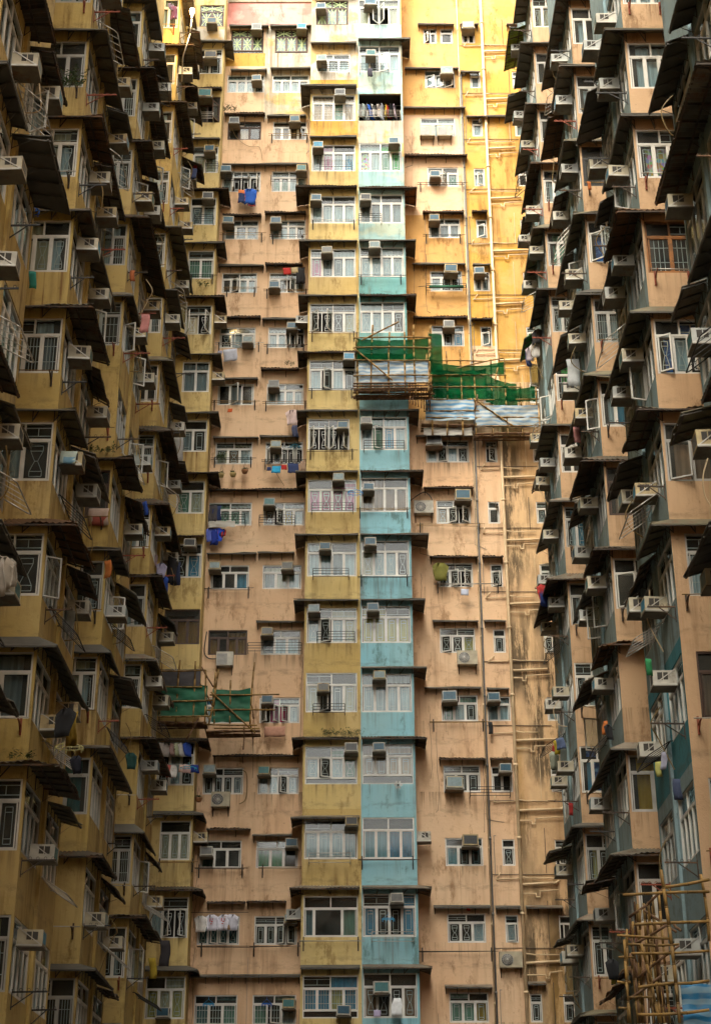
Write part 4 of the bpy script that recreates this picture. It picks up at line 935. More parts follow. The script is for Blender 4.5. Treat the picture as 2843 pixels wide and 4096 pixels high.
for sd, Y0, L, k0, k1, X, nm, ti in WT:
    rr = random.Random(70 + ti); rot = R(90) if sd < 0 else R(-90); sg = -sd
    for k in range(k0, k1 + 1):
        rb_ = ', ' + frombottom(k, k0)
        q = rr.random()
        if q < .72: hook_arm((X + sg * .01, Y0 + rr.uniform(.1, .5), S(k) + rr.uniform(-.2, .05)), rot, 'hooked drying arm, ' + nm + rb_ + ', near the corner', rr.choice(('rustm', 'redrust', 'blackm', 'rustm')), rr.uniform(.5, .8))
        q = rr.random()
        if q < .42: loop_frame((X + sg * .01, Y0 + rr.uniform(1.2, 3.2), S(k) + rr.uniform(-.25, .0)), rot, rr.uniform(1.0, 1.6), 'leaning tubular drying frame, ' + nm + rb_, rr.uniform(.35, .65), rr.uniform(.5, .75), rr.choice(('steel', 'blackm')))
        elif q < .85: hook_arm((X + sg * .01, Y0 + rr.uniform(2.0, 3.4), S(k) + rr.uniform(-.2, .05)), rot, 'hooked drying arm, ' + nm + rb_ + ', far along the face', rr.choice(('rustm', 'redrust', 'blackm')), rr.uniform(.5, .8))
        if rr.random() < .5: pole_rack((X - sg * .6, Y0 - .01, S(k) - .15), 0, .8, 'pole drying rack on the front end, ' + nm + rb_, rr.choice(('rustm', 'redrust')), rr.choice(('bamboo', 'steel')), .4, .35, 1)

# ------------------------------------------------------------------ laundry
CM = {}
def cloth_mat(c):
    if c not in CM: CM[c] = mat('cloth_%d' % len(CM), c, .9, 0, .12, 9)
    return CM[c]
OUT = {
 'shirt': [(-.13, 0), (-.06, .012), (0, -.03), (.06, .012), (.13, 0), (.31, -.13), (.27, -.23), (.195, -.17), (.21, -.72), (-.21, -.72), (-.195, -.17), (-.27, -.23), (-.31, -.13)],
 'trousers': [(-.19, 0), (.19, 0), (.22, -.9), (.06, -.9), (0, -.32), (-.06, -.9), (-.22, -.9)],
 'towel': [(-.3, 0), (.3, 0), (.3, -.55), (-.3, -.55)],
 'vest': [(-.13, 0), (-.08, 0), (-.05, -.16), (.05, -.16), (.08, 0), (.13, 0), (.2, -.26), (.19, -.66), (-.19, -.66), (-.2, -.26)],
 'shorts': [(-.19, 0), (.19, 0), (.24, -.42), (.04, -.42), (0, -.22), (-.04, -.42), (-.24, -.42)]}
def garment(kind, p, label, c, sc=1., rot=0., sx=1., sz=1., group=None, tilt=0., c2=None):
    pts = OUT[kind]; rg = random.Random(hash((kind, round(p[0], 2), round(p[2], 2))) & 65535)
    rg = random.Random(int(abs(p[0] * 131 + p[2] * 17) * 100))
    import bmesh
    bm = bmesh.new()
    f = bm.faces.new([bm.verts.new((x * sc * sx, 0, z * sc * sz)) for x, z in pts])
    bmesh.ops.triangulate(bm, faces=[f])
    bmesh.ops.subdivide_edges(bm, edges=bm.edges[:], cuts=3, use_grid_fill=True)
    ph = rg.uniform(0, 6); zmin = min(v.co.z for v in bm.verts)
    for v in bm.verts:
        u = v.co.z / zmin if zmin else 0
        v.co.y += .035 * sc * math.sin(v.co.x * 17 / sc + ph) * (.3 + u) + .03 * math.sin(v.co.z * 7 + ph)
        v.co.x += .018 * math.sin(v.co.z * 9 + ph) + tilt * u
    ret = bmesh.ops.extrude_face_region(bm, geom=bm.faces[:])
    for e_ in ret['geom']:
        if isinstance(e_, bmesh.types.BMVert): e_.co.y += .014
    me = bpy.data.meshes.new(kind); bmesh.ops.recalc_face_normals(bm, faces=bm.faces[:])
    for f in bm.faces: f.smooth = True
    bm.to_mesh(me); bm.free()
    me.materials.append(cloth_mat(c))
    if c2:
        me.materials.append(cloth_mat(c2))
        for pl in me.polygons:
            if pl.center.z > -.3 * sc or abs(pl.center.x) > .2 * sc: pl.material_index = 1
    o = link({'shirt': 'shirt', 'vest': 'vest'}.get(kind, kind), me, None, p, rot)
    tag(o, label, {'shirt': 'shirt'}.get(kind, kind), group)
    return o
WH, NV, BK, BL, RD, GY, OL, PK, GN, OR_ = (.62, .60, .58), (.015, .03, .10), (.012, .012, .014), (.015, .09, .42), (.42, .025, .02), (.30, .32, .36), (.13, .125, .02), (.60, .25, .38), (.03, .30, .06), (.45, .12, .03)
def px(x, y, Y): a, b = at(x, y, Y); return (a, Y, b)
# balcony laundry in the opening of the blue tower
rod = thing('clothes_line', (1.3, 58.75, S(14) + 1.30), 'clothes rod across the open balcony of the blue bay tower', 'clothes rod')
mb = MB(); mb.bar((-.95, 0, 0), (.95, 0, 0), .014, 0, 6); mb.build('rod', M['steel'], rod)
BAL = [('shirt', .42, WH, 'white shirt'), ('shirt', .56, (.45, .52, .5), 'pale green shirt'), ('trousers', .70, GY, 'grey trousers'), ('shirt', .86, BL, 'blue shirt'), ('shirt', .99, WH, 'white shirt hung beside a blue one'), ('trousers', 1.13, BK, 'black trousers'), ('shirt', 1.26, (.55, .48, .45), 'beige shirt'), ('trousers', 1.39, GY, 'grey trousers beside the yellow top'), ('vest', 1.54, (.65, .45, .02), 'yellow top'), ('vest', 1.66, RD, 'red top'), ('shirt', 1.80, BK, 'black shirt'), ('shirt', 1.95, (.55, .45, .55), 'lilac shirt')]
for i, (kd, x, c, nm) in enumerate(BAL):
    garment(kd, (x, 58.75 - .03, S(14) + 1.28), nm + ' on the balcony rod of the blue tower', c, 1.0, R(58 + (i % 3) * 9), group='balcony laundry')
# rows of laundry on the pink wall
for i, (x, kd, c, nm) in enumerate(((452, 'shirt', WH, 'plain white t-shirt'), (503, 'shirt', (.62, .60, .68), 'white t-shirt with a red mark'), (548, 'shirt', (.60, .60, .68), 'second white t-shirt with a red mark'), (585, 'shirt', (.5, .44, .38), 'spotted beige shirt'), (622, 'shirt', (.58, .58, .66), 'lilac white t-shirt'))):
    pass
for i, (fx, fy, kd, c, nm) in enumerate(((812, 3662, 'shirt', WH, 'plain white t-shirt, leftmost'), (857, 3657, 'shirt', (.58, .57, .66), 'white t-shirt with a red print, left one'), (902, 3656, 'shirt', (.58, .57, .66), 'white t-shirt with a red print, right one'), (921, 3662, 'towel', (.30, .19, .10), 'narrow brown cloth'), (937, 3656, 'shirt', (.55, .55, .64), 'lilac white t-shirt, rightmost'))):
    p = px(fx, fy, YP - .42)
    o = garment(kd, p, nm + ' in the row on the lower pink wall', c, .8 if kd == 'shirt' else .45, R(random.uniform(-15, 15)), 1., 1. if kd == 'shirt' else 2.0, group='row of hanging t-shirts')
    if 'print' in nm:
        q = MB()
        for (a, b, w_, h_) in ((-.05, -.2, .03, .12), (.02, -.26, .05, .05), (-.01, -.34, .07, .03), (.05, -.17, .02, .08)): q.box(a - w_ / 2, a + w_ / 2, -.062, -.058, b - h_ / 2, b + h_ / 2)
        q.build('red_print', cloth_mat(RD), o)
ln = thing('clothes_line', px(870, 3648, YP - .4), 'clothes line rod carrying a row of white t-shirts', 'clothes line'); mb = MB(); mb.bar((-1.0, 0, 0), (1.2, 0, 0), .01, 0, 5); mb.bar((-.6, 0, 0), (-.6, .38, .5), .006, 0, 4); mb.bar((.6, 0, 0), (.6, .38, .5), .006, 0, 4); mb.build('rod', M['blackm'], ln)
for fx, fy, Y, kd, c, nm, sc, c2 in (
 (1007, 755, 58.9, 'shirt', BL, 'bright blue football shirt hanging below the white open window', 1.1, None), (975, 760, 58.9, 'trousers', NV, 'navy and orange trousers beside the bright blue shirt', .75, OR_), (1015, 800, 58.95, 'shorts', (.3, .04, .03), 'dark red shorts under the bright blue shirt', .8, NV),
 (1155, 1072, 58.9, 'towel', RD, 'red cloth hanging above a pink wall window', .55, None), (1187, 1070, 58.9, 'towel', (.45, .36, .2), 'beige cloth hanging beside a red cloth', .5, None), (1210, 1068, 58.9, 'trousers', BK, 'black trousers hanging at the pink wall beside the yellow bay', .95, None),
 (930, 1396, 58.9, 'towel', (.42, .44, .52), 'pale lilac towel over a bamboo rack on the pink wall', 1.0, None), (887, 1400, 58.9, 'towel', (.25, .24, .3), 'small grey cloth beside the pale lilac towel', .35, None),
 (1177, 1640, 58.6, 'shirt', (.55, .42, .40), 'pale pink shirt hanging beside the yellow bay awning', .95, None), (1187, 1700, 58.62, 'trousers', (.05, .06, .12), 'dark trousers beside the pale pink shirt', .6, None), (927, 1632, 58.9, 'towel', (.42, .07, .01), 'small orange cloth pegged below a pink wall window', .33, None),
 (1113, 1862, 58.85, 'towel', (.02, .28, .5), 'cyan towel on the red pole', .62, None), (1145, 1860, 58.85, 'towel', RD, 'red towel on the red pole', .38, None), (1180, 1854, 58.85, 'towel', (.03, .05, .14), 'navy towel on the red pole', .75, None), (1082, 1866, 58.85, 'towel', NV, 'narrow navy cloth at the left end of the red pole', .3, None), (1220, 1846, 58.8, 'vest', (.4, .28, .2), 'beige vest at the right end of the red pole', .6, None),
 (861, 2018, 58.8, 'trousers', (.05, .045, .05), 'charcoal trousers in front of a pink wall window', .85, None), (876, 2020, 58.85, 'trousers', NV, 'navy trousers beside charcoal ones', .85, None),
 (852, 2112, 58.9, 'shirt', (.10, .14, .5), 'lavender blue shirt under the plastic sheet', .8, None), (866, 2112, 58.88, 'trousers', (.01, .03, .25), 'royal blue trousers under the plastic sheet', .8, None), (880, 2112, 58.9, 'shirt', (.02, .08, .6), 'cobalt blue shirt under the plastic sheet', .8, None), (890, 2113, 58.9, 'vest', (.45, .1, .15), 'pink vest under the plastic sheet', .6, None), (898, 2113, 58.9, 'vest', NV, 'navy vest under the plastic sheet', .5, None), (904, 2116, 58.9, 'vest', RD, 'small red vest under the plastic sheet', .45, None),
 (1767, 2252, 58.85, 'shirt', OL, 'olive green t-shirt hanging beside a peach wall window', 1.08, None), (1866, 2357, 58.9, 'towel', (.40, .44, .55), 'pale blue patterned cloth hanging from a thin rod', .5, None),
 (1487, 272, 57.75, 'trousers', (.02, .018, .03), 'dark cloth slung over the rail of the blue bay window', .55, None), (1594, 3992, 57.8, 'vest', (.62, .64, .66), 'white vest in the lowest blue bay window', .95, None), (1514, 4040, 57.75, 'towel', (.4, .35, .52), 'lilac cloth in the lowest blue bay window', .4, None),
 (1108, 2905, 58.9, 'towel', (.42, .22, .15), 'dusty pink sheet hung below a pink wall window', 1.35, None),
 (1968, 2890, 58.95, 'towel', BK, 'narrow black cloth hanging beside the grey pipe', .28, None),
 (1880, 3630, 59.25, 'towel', (.6, .06, .02), 'small red diamond paper in the dark peach wall window', .22, None)):
    x, y, z = px(fx, fy, Y)
    o = garment(kd, (x, y, z), nm, c, sc, R(random.uniform(-12, 12)), 1., {'narrow black': 3., 'dusty pink ': .55}.get(nm[:12].strip() if False else nm[:11] if nm[:11] in ('dusty pink ',) else nm[:12], 1.) if nm[:6] in ('narrow', 'dusty ') else 1., c2=c2)
# end tower balcony laundry
for i, (x, kd, c, nm) in enumerate(((-7.25, 'shirt', WH, 'white blouse'), (-7.08, 'shirt', (.5, .45, .42), 'greyish blouse'), (-6.78, 'vest', (.45, .3, .28), 'pinkish vest'), (-6.55, 'shirt', (.42, .46, .30), 'pale green shirt'), (-6.38, 'shirt', WH, 'white shirt next to a blue one'), (-6.22, 'shirt', (.03, .08, .42), 'blue shirt'))):
    garment(kd, (x, 58.3 - .35, S(3) + 1.55), nm + ' hanging at the end tower balcony', c, .75, R(35 + 10 * (i % 2)), group='end tower laundry')
for i, (x, kd, c, nm) in enumerate(((-6.85, 'vest', (.5, .12, .1), 'red and white vest'), (-6.7, 'vest', WH, 'small white vest'), (-6.35, 'shorts', (.5, .34, .28), 'peach shorts'), (-6.2, 'shorts', (.55, .36, .34), 'pink shorts'), (-5.9, 'shorts', (.01, .03, .2), 'blue shorts'))):
    garment(kd, (x, 58.3 - .45, S(3) + .65), nm + ' on the lower line of the end tower balcony', c, .7, R(25), group='end tower laundry')
for zz, nm in ((1.57, 'upper rod with clothes at the end tower balcony'), (.67, 'lower rod with clothes at the end tower balcony')):
    t_ = thing('clothes_line', (-6.6, 58.3 - (.35 if zz > 1 else .45), S(3) + zz), nm, 'clothes rod'); mb = MB(); mb.bar((-.85, 0, 0), (.8, 0, 0), .012, 0, 6); mb.bar((-.8, 0, 0), (-.8, .35, .05), .01); mb.bar((.7, 0, 0), (.7, .35, .05), .01); mb.build('rod', M['steel'], t_)
# laundry out on the wings: pixel, distance, ...
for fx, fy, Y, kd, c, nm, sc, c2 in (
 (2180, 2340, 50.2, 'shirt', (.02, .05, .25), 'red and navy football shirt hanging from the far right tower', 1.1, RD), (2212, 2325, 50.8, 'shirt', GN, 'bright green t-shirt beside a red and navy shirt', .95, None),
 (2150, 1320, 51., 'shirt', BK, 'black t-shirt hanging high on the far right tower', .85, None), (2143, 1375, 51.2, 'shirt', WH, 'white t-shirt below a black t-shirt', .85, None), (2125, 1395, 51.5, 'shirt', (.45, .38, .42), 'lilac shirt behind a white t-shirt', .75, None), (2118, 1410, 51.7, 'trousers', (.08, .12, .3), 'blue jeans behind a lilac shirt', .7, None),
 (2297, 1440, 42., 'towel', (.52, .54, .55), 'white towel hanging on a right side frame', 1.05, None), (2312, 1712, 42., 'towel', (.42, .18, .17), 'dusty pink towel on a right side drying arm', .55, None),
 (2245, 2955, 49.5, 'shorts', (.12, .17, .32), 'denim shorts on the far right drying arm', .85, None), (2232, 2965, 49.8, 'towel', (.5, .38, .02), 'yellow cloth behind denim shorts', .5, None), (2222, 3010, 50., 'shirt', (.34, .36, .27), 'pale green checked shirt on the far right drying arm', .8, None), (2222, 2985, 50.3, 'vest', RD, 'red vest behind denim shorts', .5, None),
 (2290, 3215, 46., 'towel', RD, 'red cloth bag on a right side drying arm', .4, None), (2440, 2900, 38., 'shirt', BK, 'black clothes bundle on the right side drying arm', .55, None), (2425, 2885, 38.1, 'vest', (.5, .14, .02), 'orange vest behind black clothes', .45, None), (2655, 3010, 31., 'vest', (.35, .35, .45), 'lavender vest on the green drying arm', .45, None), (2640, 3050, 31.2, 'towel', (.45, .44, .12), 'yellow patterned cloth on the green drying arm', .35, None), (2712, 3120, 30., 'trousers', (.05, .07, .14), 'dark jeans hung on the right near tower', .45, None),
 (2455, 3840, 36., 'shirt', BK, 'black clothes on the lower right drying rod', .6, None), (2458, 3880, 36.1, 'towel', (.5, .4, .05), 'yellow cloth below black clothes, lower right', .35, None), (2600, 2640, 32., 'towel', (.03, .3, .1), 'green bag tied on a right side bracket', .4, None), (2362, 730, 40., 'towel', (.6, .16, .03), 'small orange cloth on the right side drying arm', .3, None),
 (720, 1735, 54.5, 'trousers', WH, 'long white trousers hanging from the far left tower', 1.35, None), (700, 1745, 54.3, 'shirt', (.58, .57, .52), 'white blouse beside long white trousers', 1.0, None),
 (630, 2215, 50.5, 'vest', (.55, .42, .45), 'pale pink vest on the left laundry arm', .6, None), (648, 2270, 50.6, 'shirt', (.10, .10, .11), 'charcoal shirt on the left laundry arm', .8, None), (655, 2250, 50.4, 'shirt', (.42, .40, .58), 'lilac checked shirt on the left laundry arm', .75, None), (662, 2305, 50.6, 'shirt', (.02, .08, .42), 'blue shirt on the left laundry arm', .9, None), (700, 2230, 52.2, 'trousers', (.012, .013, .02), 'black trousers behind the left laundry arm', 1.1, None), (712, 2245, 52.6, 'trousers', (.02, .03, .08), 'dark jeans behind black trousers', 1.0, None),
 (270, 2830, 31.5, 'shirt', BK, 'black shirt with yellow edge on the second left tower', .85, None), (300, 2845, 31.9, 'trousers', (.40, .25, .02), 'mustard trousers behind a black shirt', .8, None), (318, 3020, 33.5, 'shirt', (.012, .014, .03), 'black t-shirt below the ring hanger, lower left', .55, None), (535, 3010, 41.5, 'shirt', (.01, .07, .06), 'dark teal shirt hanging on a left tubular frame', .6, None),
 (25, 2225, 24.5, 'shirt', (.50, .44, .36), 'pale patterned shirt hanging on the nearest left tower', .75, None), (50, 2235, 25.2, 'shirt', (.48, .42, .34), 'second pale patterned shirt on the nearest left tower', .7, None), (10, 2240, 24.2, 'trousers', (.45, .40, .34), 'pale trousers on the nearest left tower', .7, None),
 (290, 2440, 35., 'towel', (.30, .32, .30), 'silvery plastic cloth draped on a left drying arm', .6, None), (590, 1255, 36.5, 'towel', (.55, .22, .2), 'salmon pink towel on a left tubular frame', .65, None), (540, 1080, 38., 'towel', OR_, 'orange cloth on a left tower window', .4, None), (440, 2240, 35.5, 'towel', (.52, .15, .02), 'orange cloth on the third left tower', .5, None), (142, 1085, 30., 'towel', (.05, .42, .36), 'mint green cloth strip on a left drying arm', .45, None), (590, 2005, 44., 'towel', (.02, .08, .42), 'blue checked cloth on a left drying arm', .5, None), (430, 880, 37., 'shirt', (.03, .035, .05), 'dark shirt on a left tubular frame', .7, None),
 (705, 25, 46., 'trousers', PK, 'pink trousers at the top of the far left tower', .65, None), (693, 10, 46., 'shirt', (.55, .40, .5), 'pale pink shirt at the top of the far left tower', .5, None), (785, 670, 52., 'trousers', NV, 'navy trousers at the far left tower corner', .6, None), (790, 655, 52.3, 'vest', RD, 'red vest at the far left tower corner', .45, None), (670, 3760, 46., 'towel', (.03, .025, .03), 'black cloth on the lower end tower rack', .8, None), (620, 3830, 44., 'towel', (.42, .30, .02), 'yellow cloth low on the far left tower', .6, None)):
    x, y, z = px(fx, fy, Y)
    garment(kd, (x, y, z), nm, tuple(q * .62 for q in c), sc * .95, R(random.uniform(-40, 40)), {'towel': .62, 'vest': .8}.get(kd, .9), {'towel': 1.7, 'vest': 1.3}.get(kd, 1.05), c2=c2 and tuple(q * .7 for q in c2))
# towel draped over an air conditioner and plaid curtain
tw = garment('towel', px(285, 1800, 32.9), 'blue floral towel draped over a left side air conditioner', (.18, .36, .50), .62, R(5), c2=(.45, .55, .5))
pl_ = garment('towel', px(405, 2030, 40.4), 'red plaid blanket hanging in the dark enclosed balcony', (.30, .07, .05), .95, 0, c2=(.4, .3, .25))

# circular peg hangers
def peg_hanger(p, label, c, r=.17):
    t = thing('peg_hanger', p, label, 'peg hanger', 'peg hangers'); n = 14
    b = MB(); b.tube([(r * math.cos(2 * math.pi * i / n), r * .8 * math.sin(2 * math.pi * i / n), 0) for i in range(n + 1)], .011, 0, 5)
    b.bar((-r, 0, 0), (r, 0, 0), .009, 0, 5); b.bar((0, -r * .8, 0), (0, r * .8, 0), .009, 0, 5); b.build('ring', cloth_mat(c), t)
    b = MB(); b.tube([(-r, 0, 0), (0, 0, .16), (r, 0, 0)], .006, 0, 4); b.bar((0, 0, .15), (0, 0, .24), .007, 0, 4); b.build('hook', cloth_mat(c), t)
    for i in range(10):
        a = 2 * math.pi * i / 10; q = MB(); q.box(r * math.cos(a) - .008, r * math.cos(a) + .008, r * .8 * math.sin(a) - .006, r * .8 * math.sin(a) + .006, -.09, -.008); q.build('peg', cloth_mat(c), t)
    return t
for fx, fy, Y, c, nm, r in ((1428, 1970, 57.6, (.02, .2, .55), 'blue peg hanger at the corner of the yellow bay', .3), (1187, 1785, 58.7, (.03, .16, .24), 'dark blue peg hanger on the pink wall rod', .2), (1560, 3676, 57.7, (.05, .28, .5), 'pale blue peg hanger with socks at the blue bay', .22), (843, 4014, 58.9, (.02, .25, .5), 'blue peg hanger in the lowest pink wall window, left', .2), (1075, 4014, 58.9, (.015, .10, .4), 'dark blue peg hanger in the lowest pink wall window, right', .18), (762, 3072, 57.8, (.03, .36, .5), 'cyan peg hanger with socks at the end tower balcony', .32), (285, 2985, 32.8, (.5, .45, .2), 'cream ring hanger on a lower left drying arm', .3), (727, 1720, 54.4, (.10, .3, .24), 'mint round hanger above white trousers', .22), (2305, 1530, 42.5, (.05, .25, .55), 'blue hanger in front of the green curtain', .16), (125, 840, 28.5, (.02, .12, .5), 'blue round peg hanger on the left drying arm', .22)):
    peg_hanger(px(fx, fy, Y), nm, c, r)

# ------------------------------------------------------------------ hanging pots, plants, a pinwheel
M['leaf'] = mat('leaf_green', (.045, .09, .02), .6, 0, .5, 7); M['clay'] = mat('clay_pot', (.22, .10, .04), .8, 0, .3); M['potpale'] = mat('pale_pot', (.38, .30, .12), .8, 0, .25)
def hang_pot(p, label, m):
    t = thing('hanging_pot', p, label, 'hanging pot', 'hanging flower pots'); b = MB(); n = 12
    prof = [(.02, -.17), (.10, -.13), (.135, -.03), (.14, 0), (.12, 0), (.11, -.04)]
    rows = [[(r * math.cos(2 * math.pi * i / n), r * math.sin(2 * math.pi * i / n), z) for i in range(n + 1)] for r, z in prof]; b.grid(rows); b.build('bowl', M[m], t)
    q = MB()
    for i in range(3):
        a = 2.1 * i; q.bar((.13 * math.cos(a), .13 * math.sin(a), 0), (0, 0, .38), .005, 0, 4)
    q.bar((0, 0, .37), (0, 0, .44), .006, 0, 4); q.build('chain', M['blackm'], t)
    f = MB(); rg = random.Random(int(abs(p[0]) * 100))
    for i in range(22):
        a = rg.uniform(0, 6.3); l = rg.uniform(.06, .2); zz = rg.uniform(-.02, .1); d = Vector((math.cos(a), math.sin(a), 0)); s_ = Vector((-d.y, d.x, 0)) * .022
        c = Vector((0, 0, .0)); e_ = d * l + Vector((0, 0, zz)); mdl = (c + e_) / 2 + Vector((0, 0, .04)); f.add([c, mdl + s_, e_, mdl - s_], [(0, 1, 2, 3)])
    f.build('foliage', M['leaf'], t)
hang_pot(px(892, 1895, 58.95), 'pale hanging pot with leaves, leftmost of the three on the pink wall', 'potpale')
hang_pot(px(940, 1893, 58.95), 'pale round hanging pot in the middle of three', 'potpale')
hang_pot(px(987, 1880, 58.95), 'brown clay hanging pot, rightmost of the three', 'clay')
hang_pot(px(803, 3190, 58.6), 'leafy hanging pot beside the end tower balcony', 'clay')
def weed(p, label, wd, n, h=.3, seed=1, cat='weed plant'):
    b = MB(); rg = random.Random(seed)
    for i in range(n):
        x = rg.uniform(-wd / 2, wd / 2); y = rg.uniform(-.1, .1); L = rg.uniform(.4, 1.) * h; a = rg.uniform(0, 6.3)
        tip = Vector((x + math.cos(a) * L * .55, y + math.sin(a) * L * .4, L)); c = Vector((x, y, 0)); b.bar(c, tip, .005, 0, 4, .002)
        for j in range(5):
            q = c.lerp(tip, .3 + .16 * j); aa = rg.uniform(0, 6.3); l = rg.uniform(.05, .12); d = Vector((math.cos(aa), math.sin(aa), rg.uniform(-.3, .6))) * l; s_ = Vector((-d.y, d.x, 0)).normalized() * .018
            b.add([q, q + d * .5 + s_, q + d, q + d * .5 - s_], [(0, 1, 2, 3)])
    o = b.build('weed_plant', M['leaf'], None, p); tag(o, label, cat, 'weeds growing on ledges')
weed(px(1375, 2942, 57.95), 'trailing weeds on the rusty awning of the yellow bay', 1.5, 60, .3, 1)
weed(px(920, 440, 59.0), 'dry weeds on the corrugated awning of the upper pink wall', .6, 24, .28, 2)
weed(px(822, 1142, 58.1), 'spiky weeds on the awning of the end tower', .45, 14, .3, 3)
weed(px(1165, 1460, 59.0), 'small weeds on the corrugated awning beside the yellow bay', .3, 10, .22, 4)
weed(px(890, 1832, 59.15), 'potted leaves behind the pink wall window rack', .3, 24, .24, 5)
weed(px(395, 1805, 40.3), 'dark moss weeds on the third left tower awning', 1.0, 40, .2, 6)
weed(px(290, 340, 31.2), 'dark spiky plant on a left side awning', .5, 40, .5, 7)
weed(px(80, 3030, 32.), 'weeds on the lower left corrugated awning', .6, 18, .2, 8)
pw = thing('pinwheel_flower', px(1600, 3140, 57.9), 'grey pinwheel flower on the sill of the blue bay', 'pinwheel')
b = MB()
for i in range(6):
    a = math.pi * 2 * i / 6; d = Vector((math.cos(a), 0, math.sin(a))); s_ = Vector((-d.z, 0, d.x)) * .07; b.add([d * .04, d * .16 + s_, d * .25, d * .16 - s_ + Vector((0, -.03, 0))], [(0, 1, 2, 3)])
b.build('petals', M['aludull'], pw); pw.scale = (.7, .7, .7); b = MB(); b.bar((0, .01, 0), (0, -.03, 0), .05, 0, 10); b.build('hub', M['blackm'], pw); b = MB(); b.bar((0, .02, 0), (0.03, .1, -.28), .01, 0, 5); b.build('stick', M['steel'], pw)

# ------------------------------------------------------------------ scaffolds, nets and tarpaulins
def scaffold(name_loc, label, poles, group=None):
    t = thing('bamboo_scaffold', name_loc, label, 'scaffold'); o = Vector(name_loc)
    for a, b_, r, m in poles:
        a = Vector(a) - o; b_ = Vector(b_) - o; mb = MB(); L = (b_ - a).length; n = max(2, int(L / .32)); off = Vector((random.uniform(-.03, .03), random.uniform(-.03, .03), random.uniform(-.03, .03)))
        pts = [a.lerp(b_, i / n) + off * math.sin(math.pi * i / n) for i in range(n + 1)]
        mb.tube(pts, r, 0, 7)
        d = (b_ - a).normalized()
        for p in pts[1:-1]: mb.bar(p - d * .012, p + d * .012, r * 1.10, 1, 7)
        mb.build('bamboo_pole', [M['bamboo'] if m == 0 else M['bamboodark'], M['bamboonode']], t)
    return t
def sheet(p, label, wd, h, m, nm='tarpaulin', amp=.07, seed=0, lean=0., cat='tarpaulin', sag=0., th=.006, depth=0., group=None, tilt=0.):
    """hanging sheet: wrinkled, with its top edge at p (left end) and a real thickness"""
    rg = seed * 13.7; nx, nz_ = max(10, int(wd / .07)), max(8, int(h / .07)); rows = []
    for j in range(nz_ + 1):
        r_ = []
        for i in range(nx + 1):
            u, v = i / nx, j / nz_
            q = Vector((u * wd * 1.6 + rg, v * h * 3.2, rg)); n_ = mnoise.noise(q * 1.1) + .6 * mnoise.noise(q * 3.1)
            r_.append((u * wd, n_ * amp - depth * v, -v * h + tilt * u - sag * math.sin(math.pi * u) * (1 - v) + .04 * mnoise.noise(Vector((u * 6 + rg, 0, rg))) * (1 if j in (0, nz_) else 0)))
        rows.append(r_)
    b = MB(); b.grid(rows); b.grid([[(x, y + th, z) for x, y, z in r_] for r_ in rows])
    o = b.build(nm, m, None, p); tag(o, label, cat, group); return o
def tarpmat(name, c1, c2, scale, rough=.35):
    m, t, b = nodes(name); tc = t.nodes.new('ShaderNodeTexCoord').outputs['Object']
    wv_ = t.nodes.new('ShaderNodeTexWave'); wv_.bands_direction = 'Z'; wv_.inputs['Scale'].default_value = scale; wv_.inputs['Distortion'].default_value = 4; wv_.inputs['Detail'].default_value = 1
    t.links.new(tc, wv_.inputs['Vector']); c = mix(t, ramp(t, wv_.outputs['Fac'], .40, .60), c1, c2)
    c = mix(t, ramp(t, nz(t, tc, 2.5, 5), .5, .75, 0, .5), c, (.30, .27, .20)); t.links.new(c, b.inputs['Base Color']); b.inputs['Roughness'].default_value = rough
    return m
def netmat(name, c, a):
    m, t, b = nodes(name); t.nodes.remove(b)
    tr = t.nodes.new('ShaderNodeBsdfTransparent'); tr.inputs[0].default_value = (c[0] + .35, c[1] + .3, c[2] + .35, 1)
    df = t.nodes.new('ShaderNodeBsdfDiffuse'); df.inputs[0].default_value = (*c, 1); tl = t.nodes.new('ShaderNodeBsdfTranslucent'); tl.inputs[0].default_value = (*c, 1)
    m1 = t.nodes.new('ShaderNodeMixShader'); m1.inputs[0].default_value = .35; t.links.new(df.outputs[0], m1.inputs[1]); t.links.new(tl.outputs[0], m1.inputs[2])
    m2 = t.nodes.new('ShaderNodeMixShader'); P = t.nodes.new('ShaderNodeTexCoord').outputs['Object']
    t.links.new(ramp(t, nz(t, P, 1.8, 4), .3, .7, a - .15, a + .15), m2.inputs[0]); t.links.new(tr.outputs[0], m2.inputs[1]); t.links.new(m1.outputs[0], m2.inputs[2]); t.links.new(m2.outputs[0], t.nodes['Material Output'].inputs[0])
    return m
M['net'] = netmat('green_safety_net', (.012, .17, .06), .30); M['netdark'] = netmat('dense_green_net', (.004, .14, .045), .56)
M['tarpblue'] = tarpmat('blue_striped_sheet', (.035, .17, .33), (.27, .33, .35), 1.5, .5); M['tarpgrey'] = tarpmat('silver_striped_sheet', (.09, .17, .26), (.24, .28, .29), 1.7, .5)
M['tarpdark'] = mat('dark_green_tarpaulin', (.006, .09, .045), .75, 0, .3, 2); M['clearsheet'] = tarpmat('milky_plastic_sheet', (.33, .32, .28), (.40, .38, .34), .8, .5)
M['greynet'] = mat('grey_mesh_sheet', (.06, .055, .06), .8)
